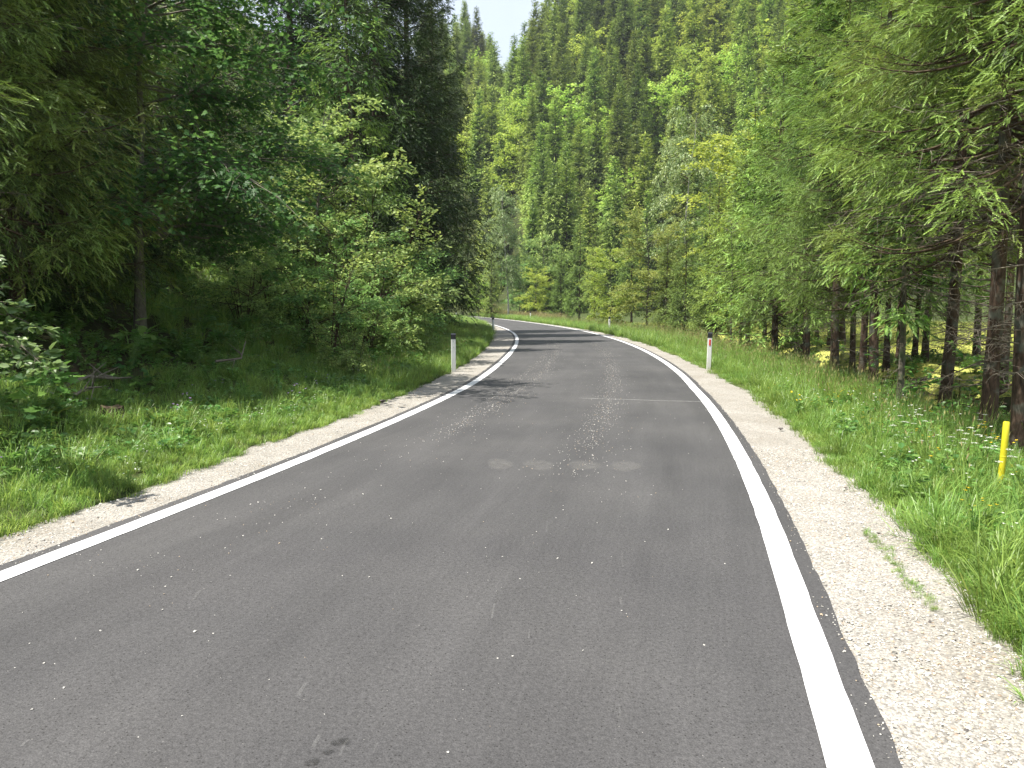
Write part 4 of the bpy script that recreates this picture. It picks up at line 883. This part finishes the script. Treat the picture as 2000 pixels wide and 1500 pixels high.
TR1 = lambda y: np.interp(y, [9, 13, 16, 20, 30, 38], [-1.17, -1.39, -1.46, -1.3, -1.12, -1.0]); TR2 = lambda y: np.interp(y, [12, 16, 20, 27, 36], [-1.13, -1.04, -.95, -.81, -.7]); TR3 = lambda y: np.interp(y, [8, 15, 20, 27, 36], [.57, .6, .74, .87, .95])
for uc, y0, y1, n_, sg in ((TR1, 9, 38, 700, .06), (TR2, 11, 38, 900, .07), (TR2, 8.5, 30, 500, .2), (TR3, 8.5, 36, 900, .10), (TR3, 7, 34, 800, .2), (-1.4, 4, 12, 160, .25), (.8, 4, 9, 60, .3), (0, 2, 30, 420, 1.3), (-2.3, 3, 40, 300, .1), (-1.3, 2.6, 6, 70, .45)):
    y = y0 * (y1 / y0) ** rg.random(n_) if n_ > 450 else rg.uniform(y0, y1, n_); U_.append((uc(y) if callable(uc) else uc) + rg.normal(0, sg, n_)); Y_.append(y); S_.append(np.clip(rg.lognormal(-5.55 if n_ > 450 else -5.7, .36, n_), .002, .0095))
U_, Y_, S_ = map(np.concatenate, (U_, Y_, S_)); x, y = road_pt(U_, Y_); n_ = len(x)
scatter('gravel', 'loose white stones strewn in the wheel tracks on the asphalt', 'gravel', PB, np.c_[x, y, .02 + S_ * .45], np.c_[rg.normal(0, .3, (n_, 2)), rg.uniform(0, 6, n_)], S_, rg.choice([0, 0, 0, 2], n_))
def shoulder_pts(seed, n_, side, y0, y1, pw):
    rng = rs(seed); y = y0 + (y1 - y0) * rng.random(n_) ** pw; i0 = HWf(y) + LW + .04; g = (gr(y) if side > 0 else gl(y)) + .1; q = rng.random(n_); uu = side * (i0 + (g - i0) * q); x_, y_ = road_pt(uu, y); return x_, y_, gz(uu, y)
A = shoulder_pts(1, 15000, 1, 1.6, 9, 1.6); B_ = shoulder_pts(2, 7000, -1, 3.2, 14, 1.4); x, y, z = [np.concatenate(v) for v in zip(A, B_)]; n_ = len(x); S_ = np.clip(rg.lognormal(-5.5, .45, n_), .002, .014)
scatter('gravel', 'coarse pale gravel lying on both shoulders', 'gravel', PB, np.c_[x, y, z + S_ * .1], np.c_[rg.normal(0, .3, (n_, 2)), rg.uniform(0, 6, n_)], S_, rg.choice([0, 0, 0, 0, 1, 1, 2, 2, 3], n_, p=[.16] * 4 + [.12, .08, .07, .07, .02]))
rg = rs(88); n_ = 1600; sd_ = rg.choice([-1., 1.], n_); y_ = 1.8 + 22 * rg.random(n_) ** 1.6; uu = sd_ * (HWf(y_) + LW + .13 - np.abs(rg.normal(0, .05, n_))); x, y = road_pt(uu, y_); S_ = np.clip(rg.lognormal(-5.7, .4, n_), .002, .009)
scatter('gravel', 'grit spilled along the ragged asphalt edges beside both white lines', 'gravel', PB, np.c_[x, y, .021 + S_ * .4], np.c_[rg.normal(0, .3, (n_, 2)), rg.uniform(0, 6, n_)], S_, rg.choice([0, 0, 1, 2], n_))
for k, (px, py, s) in enumerate([(1525, 842, .035), (1652, 958, .014), (1716, 1048, .014), (747, 788, .06)]):
    x, y = ground_px(px, py); o = obj('stone', PB[3], None, (x, y, .02 + s * .3)); o.scale = (s * 1.2, s, s * .8); o.rotation_euler = (.2, .1, k)
    tag(o, ['dark lump on the right gravel shoulder beyond the curve of the line', 'small dark pebble on the right gravel by the grass', 'tiny black pebble next to the line of weeds', 'dark clod at the grass edge of the left gravel'][k], 'stone')

# ------------------------------------------------------------------ delineator posts and the yellow post
M_BLK = flat('black_plastic', (.012, .012, .016), .4, .4, .1); M_RED = flat('red_reflector', (.55, .02, .02), .2, .6, .1); M_YP = flat('yellow_paint', (.52, .46, .02), .42, .45, .12, 9.); M_SCREW = flat('dark_bolt', (.08, .08, .08), .5, .4, .1)
def dirty_plastic():
    m, n, out = newmat('white_plastic'); L = n.links.new
    tc = N(n, 'ShaderNodeTexCoord'); no = N(n, 'ShaderNodeTexNoise', inp={'Scale': 22., 'Detail': 6., 'Roughness': .7}); L(tc.outputs['Object'], no.inputs[0])
    sx = N(n, 'ShaderNodeSeparateXYZ'); L(tc.outputs['Object'], sx.inputs[0])
    mr = N(n, 'ShaderNodeMapRange', inp={1: 0., 2: .45, 3: .75, 4: .12}); L(sx.outputs[2], mr.inputs[0])
    mu = N(n, 'ShaderNodeMath', operation='MULTIPLY'); L(no.outputs[0], mu.inputs[0]); L(mr.outputs[0], mu.inputs[1])
    mx = N(n, 'ShaderNodeMix', data_type='RGBA', inp={6: (.62, .63, .62, 1), 7: (.26, .23, .17, 1)}); L(mu.outputs[0], mx.inputs[0])
    p = N(n, 'ShaderNodeBsdfPrincipled', inp={'Roughness': .5}); L(mx.outputs[2], p.inputs['Base Color']); L(p.outputs[0], out.inputs[0]); return m
M_PLAS = dirty_plastic()
def prism(w, dpt, h0, h1, tilt0=0., tilt1=0., bev=.012):
    """rounded-cornered box column"""
    c = [(sx * (w / 2 - (bev if q else 0)), sy * (dpt / 2 - (0 if q else bev))) for sx, sy, q in ((1, -1, 1), (1, -1, 0), (1, 1, 0), (1, 1, 1), (-1, 1, 1), (-1, 1, 0), (-1, -1, 0), (-1, -1, 1))]
    # order so that the outline runs once round
    c = [(w / 2, -dpt / 2 + bev), (w / 2, dpt / 2 - bev), (w / 2 - bev, dpt / 2), (-w / 2 + bev, dpt / 2), (-w / 2, dpt / 2 - bev), (-w / 2, -dpt / 2 + bev), (-w / 2 + bev, -dpt / 2), (w / 2 - bev, -dpt / 2)]
    V = [[x, y, h0 + tilt0 * y] for x, y in c] + [[x, y, h1 + tilt1 * y] for x, y in c]
    return V, c
def post_mesh():
    body = MB(); V, c = prism(.12, .075, -.2, .88); k = 8; a = np.arange(k); b = (a + 1) % k
    def add(m_, V):
        m_.v.append(np.array(V)); m_.t.append(np.full(16, .5)); q = m_.n; m_.n += 16; m_.f.append((np.stack([a, b, b + 8, a + 8], -1) + q, 0, False)); m_.f.append((np.array([[8 + j for j in range(8)]]) + q, 0, False))
    add(body, V); bm = body.mesh('post_body', [M_PLAS])
    cap = MB(); V, _ = prism(.126, .081, .865, 1.0, .0, .35); add(cap, V); cm = cap.mesh('post_cap', [M_BLK])
    rf = MB(); V, _ = prism(.045, .012, .66, .82, bev=.004); V = np.array(V); V[:, 1] -= .0405; add(rf, V); rm = rf.mesh('reflector', [M_RED])
    dk = MB(); V, _ = prism(.03, .012, .66, .8, bev=.004); V = np.array(V); V[:, 1] -= .0405; add(dk, V); dm = dk.mesh('reflector', [M_SCREW])
    bo = []
    for z in (.80, .66):
        th = np.arange(8) * np.pi / 4; m_ = MB(); r_ = .008; V = np.concatenate([np.stack([r_ * np.cos(th), np.full(8, -.036), z + r_ * np.sin(th)], -1), np.stack([r_ * .8 * np.cos(th), np.full(8, -.044), z + r_ * .8 * np.sin(th)], -1)]); add(m_, V); bo.append(m_.mesh('bolt', [M_SCREW]))
    return bm, cm, rm, dm, bo
PBM, PCM, PRM, PDM, PBO = post_mesh()
def post(px, py, kind, lab, rot, s=1., tilt=(0, 0)):
    x, y = ground_px(px, py); parts = [('post_body', PBM), ('cap', PCM)]
    if kind == 'red': parts.append(('reflector', PRM))
    if kind == 'grey': parts.append(('reflector', PDM))
    if kind == 'bolts': parts += [('bolt', PBO[0]), ('bolt', PBO[1])]
    thing('delineator_post', lab, 'road post', parts, (x, y, float(max(H(x, y), 0))), rot, s, 'white delineator posts along the road', tilt)
post(886, 727, 'bolts', 'white black-capped post with two dark bolts on the left verge', .12, .93)
post(1384, 722, 'red', 'white black-capped post with red reflector on the right verge', -.2, .93, (0, .02))
post(963, 652, 'plain', 'white black-capped post in shade at the tip of the left bend', .5, 1.)
post(1190, 649, 'grey', 'white post with grey reflector slot in front of the bright green tree', -.3, 1.)
post(1036, 626, 'plain', 'small far white post midway round the outer bend', -.2, 1.1)
post(891.5, 624.5, 'plain', 'far white post on the inner verge before the road vanishes', .4, 1.05)
post(892, 614, 'plain', 'farthest white post beyond the road where it vanishes', .0, 1.1)
# yellow marker post: hollow-topped plastic tube, scuffed
x, y = at(1971, 6.75)
def yellow():
    zz = np.array([-.2, 0, .2, .40, .575, .58]); P = np.zeros((1, 6, 3)); P[0, :, 2] = zz; V, F_ = tubes(P, np.array([[.027, .027, .027, .027, .027, .024]]), 16); a = MB(); a.add(V, F_, 0, None, True)
    c = MB(); P = np.zeros((1, 4, 3)); P[0, :, 2] = [.578, .584, .585, .5851]; V, F_ = tubes(P, np.array([[.0245, .0235, .012, .0005]]), 16); c.add(V, F_)
    d = MB(); P = np.zeros((1, 4, 3)); P[0, :, 2] = [.262, .266, .274, .278]; V, F_ = tubes(P, np.array([[.0268, .0282, .0282, .0268]]), 16); d.add(V, F_)
    return [('tube', a.mesh('tube', [M_YP])), ('cap', c.mesh('cap', [M_YP])), ('band', d.mesh('band', [M_YP]))]
zy = CAMH - (950 - HZ) / FOC * 6.75
thing('marker_post', 'yellow round marker post in the grass at the right edge', 'marker post', yellow(), (x, y, max(float(H(x, y)) - .02, zy - .02)), 0., 1., None, (0, .035))

# ------------------------------------------------------------------ ferns, umbels, leafy plants, fallen wood
def fern(seed, n, L):
    rng = rs(seed); m_ = MB(); q = np.linspace(0, 1, 9)
    for k in range(n):
        a = k * 2.4 + rng.normal(0, .3); l = L * rng.uniform(.7, 1.1); hd = np.array([math.cos(a), math.sin(a), 0]); P = hd * (l * .8 * q ** 1.2)[:, None] + np.array([0, 0, 1.]) * (l * (.95 * q - .6 * q * q))[:, None]
        V, F_ = tubes(P[None], (.004 * (1.1 - q))[None], 3); m_.add(V, F_, 0, .2)
        s = np.repeat(np.linspace(.14, .99, 20), 2); sg = np.tile([1., -1.], 20); O = np.stack([np.interp(s, q, P[:, j]) for j in range(3)], -1); sd = np.cross(hd, [0, 0, 1.]); X_ = unit(sd * sg[:, None] + hd * .45 + np.array([0, 0, -.15]))
        Yv, Zv = frame(X_, np.array([[0, 0, 1.]]).repeat(40, 0) + hd * .4, .15, rng); V, F_ = stamp(O, X_, Yv, Zv, l * .26 * np.sin(np.clip(s * 1.05, .08, 1) * np.pi) ** .7 * (1.1 - .5 * s), *RH); m_.add(V, F_, 0, np.repeat(rng.random(40), 4))
    return [('fronds', m_.mesh('fronds', [M_FERN]))]
FN = [fern(1, 9, .8), fern(2, 7, .7)]
for k, (px, d, s, lab) in enumerate([(1778, 16.6, 1.05, 'yellow-green fern clump catching sun behind the thin trunk'), (1818, 17.6, 1., 'fern clump left of the dark bare trunk across the stream'), (1748, 18.4, .85, 'smaller fern clump at the left end of the ferns'), (1846, 16.0, .8, 'low fern directly behind the dark bare trunk')]):
    plant(FN[k % 2], 'fern', lab, 'fern', px, d, None, s, 'ferns across the stream', .0)
plant(FN[1], 'fern', 'single small fern in the shaded left verge', 'fern', 95, 8.4, None, .45)
def umbel(seed):
    rng = rs(seed); st, fl = MB(), MB(); hts = [(0, 0, .62), (.09, .04, .52), (-.07, .07, .46)]
    for hx_, hy_, hz2 in hts:
        top = np.array([hx_, hy_, hz2]); V, F_ = tubes(np.array([[[0, 0, 0], [hx_ * .3, hy_ * .3, hz2 * .5], top - [0, 0, .05]]]), np.array([[.004, .003, .002]]), 4); st.add(V, F_)
        a = np.arange(14) * 2.4; r_ = .045 * np.sqrt((np.arange(14) + .5) / 14); E = top + np.stack([r_ * np.cos(a), r_ * np.sin(a), -.25 * r_], -1)
        V, F_ = tubes(np.stack([np.repeat([top - [0, 0, .05]], 14, 0), E], 1), np.full((14, 2), .0009), 3); st.add(V, F_)
        for j in range(4):
            aa = rng.uniform(0, 6.28, 14); X_ = np.stack([np.cos(aa), np.sin(aa), rng.uniform(.0, .4, 14)], -1); X_ = unit(X_); Yv, Zv = frame(X_, np.array([[0, 0, 1.]]).repeat(14, 0), .2, rng); V, F_ = stamp(E, X_, Yv, Zv, .016, *RHW); fl.add(V, F_, 0, rng.random())
    nl = 12; z = rng.uniform(.05, .4, nl); a = rng.uniform(0, 6.28, nl); X_ = unit(np.stack([np.cos(a), np.sin(a), 0 * a + .2], -1)); Yv, Zv = frame(X_, np.array([[0, 0, 1.]]).repeat(nl, 0), .3, rng); V, F_ = stamp(np.c_[0 * z, 0 * z, z], X_, Yv, Zv, .13, *FEA)
    lf = MB(); lf.add(V, F_, 0, .5); return [('stem', st.mesh('stem', [M_GRASS])), ('flower_head', fl.mesh('flower_head', [M_WHITE])), ('leaves', lf.mesh('leaves', [M_HERB]))]
UM = [umbel(1), umbel(2)]
for k, (px, py, d, lab) in enumerate([(1765, 855, 8.2, 'white umbel flower standing alone in the tall grass'), (1905, 868, 7.6, 'broad white umbel cluster in front of the thick trunk'), (1885, 880, 7.4, 'white umbel left of the broad cluster'), (1922, 888, 7.2, 'white umbel lower in the grass near the yellow post'), (1944, 897, 7.1, 'white umbel nearest the yellow post on its left'), (1800, 862, 8.4, 'faint white umbel half hidden in grass'), (1984, 918, 6.5, 'white umbel just right of the yellow post'), (1932, 810, 9.3, 'white umbel in the shade by the trunk foot')]):
    x, y = at(px, d); ztop = CAMH - (py - HZ) / FOC * d; g = float(H(x, y)); s = np.clip((ztop - g) / .62, .7, 1.5)
    thing('umbel_plant', lab, 'flower', UM[k % 2], (x, y, g), k * 1.1, float(s), 'white umbels in the right verge')
plant(SAPL, 'sapling', 'leafy sapling between the two thick bare trunks', 'sapling', 1893, 10.9, None, .95)
plant(SAPL, 'sapling', 'broad-leaved sapling at the far right behind the yellow post', 'sapling', 1970, 11.5, 2., .8)
plant(SAPL, 'sapling', 'small sapling at the foot of the thin pale trunk', 'sapling', 1735, 13.8, 1., .7)
LEAFY = [herb(31, 20, .75, .24, LOB, M_HERB), herb(32, 16, .6, .2, LOB, M_MAPLE)]
for k, (px, d, s, lab) in enumerate([(60, 7.8, 1.0, 'large round-leaved plant under the hazel bough'), (20, 7.2, .9, 'big-leaved plant at the left edge of the bank'), (105, 8.4, .75, 'big-leaved plant right of the hazel bough tip'), (262, 10.9, .8, 'maple seedling against the foot of the maple trunk'), (255, 11.6, .95, 'taller maple sucker hugging the maple trunk'), (220, 9.6, .8, 'broad-leaved plant by the fallen branches')]):
    x, y = at(px, d); thing('leafy_plant', lab, 'plant', [('foliage', LEAFY[k % 2])], (x, y, float(H(x, y))), k * 1.7, s)
def fallen(pts, r0, nm, lab):
    P = np.array([[x, y, float(H(x, y)) + dz] for x, y, dz in pts]); o = P[0].copy(); m_ = MB(); q = np.linspace(0, 1, len(P)); V, F_ = tubes((P - o)[None], (r0 * (1.1 - .7 * q))[None], 8); m_.add(V, F_, 0, None, True)
    rng = rs(int(r0 * 1000)); k = 5; s = rng.uniform(.3, .9, k); O = np.stack([np.interp(s, q, (P - o)[:, j]) for j in range(3)], -1); d = unit(rng.normal(0, 1, (k, 3)) + [0, 0, .7]); V, F_ = tubes(np.stack([O, O + d * .15, O + d * .3], 1), np.tile([r0 * .4, r0 * .3, r0 * .1], (k, 1)), 5)
    t_ = MB(); t_.add(V, F_); e = thing(nm, lab, 'dead wood', [('stem', m_.mesh('stem', [M_TWIG])), ('side_twigs', t_.mesh('twigs', [M_TWIG]))], tuple(o))
def lp(px, d, dz): x, y = at(px, d); return (x, y, dz)
fallen([lp(128, 9.6, .12), lp(170, 9.9, .22), lp(215, 10.3, .22), lp(255, 10.8, .18)], .026, 'fallen_branch', 'longer grey fallen branch lying left of the maple foot')
fallen([lp(140, 9.3, .10), lp(165, 9.5, .17), lp(195, 9.7, .18)], .021, 'fallen_branch', 'short pale fallen branch just below the longer one')
fallen([lp(420, 12.5, .25), lp(470, 12.8, .3), lp(480, 13.4, .5)], .02, 'fallen_branch', 'broken stick on the bare patch right of the maple')
# rotten stump in the left verge
def stump():
    rng = rs(4); th = np.arange(12) * np.pi / 6; zs_ = np.array([-.1, .03, .09, .13]); rr = np.array([.15, .125, .115, .11])[:, None] * (1 + .15 * np.sin(3 * th + 1) + .06 * rng.normal(0, 1, (4, 12))); V = np.stack([rr * np.cos(th), rr * np.sin(th), zs_[:, None] + np.zeros(12)], -1); V[3, :, 2] += rng.normal(0, .010, 12)
    a = np.arange(12); b = (a + 1) % 12; m_ = MB(); V = np.concatenate([V.reshape(-1, 3), [[0, 0, .10]]]); F_ = np.concatenate([np.stack([a, b, b + 12, a + 12], -1) + 12 * k for k in range(3)]); m_.v.append(V); m_.t.append(np.full(49, .5)); m_.n = 49; m_.f.append((F_, 0, True)); t_ = MB(); t_.v.append(V); t_.t.append(np.full(49, .5)); t_.n = 49; t_.f.append((np.stack([36 + a, 36 + b, 48 + 0 * a], -1), 0, False))
    return [('bark', m_.mesh('bark', [M_BARK])), ('cut_face', t_.mesh('cut', [barkmat('rotten_wood', (.04, .028, .018), (.11, .078, .048), 20., 1., .5)]))]
plant(stump(), 'tree_stump', 'small rotten stump in the shaded left verge', 'stump', 215, 8.9, None, 1.1, None, .02)

# ------------------------------------------------------------------ haze over the valley
hm, hn, ho = newmat('valley_haze'); pv = N(hn, 'ShaderNodeVolumePrincipled', inp={'Color': (.86, .93, 1., 1), 'Density': .00018, 'Anisotropy': .25}); hn.links.new(pv.outputs[0], ho.inputs['Volume'])
hb = MB(); x0, x1, y0, y1, z0, z1 = -520, 620, -80, 780, -4, 260
hb.add([[x0, y0, z0], [x1, y0, z0], [x1, y1, z0], [x0, y1, z0], [x0, y0, z1], [x1, y0, z1], [x1, y1, z1], [x0, y1, z1]], [[0, 3, 2, 1], [4, 5, 6, 7], [0, 1, 5, 4], [1, 2, 6, 5], [2, 3, 7, 6], [3, 0, 4, 7]])
tag(obj('haze', hb.mesh('haze', [hm])), 'thin summer haze over the wooded valley', 'haze', kind='stuff')
print('tris', sum(len(m.loops) - 2 * len(m.polygons) for m in bpy.data.meshes))
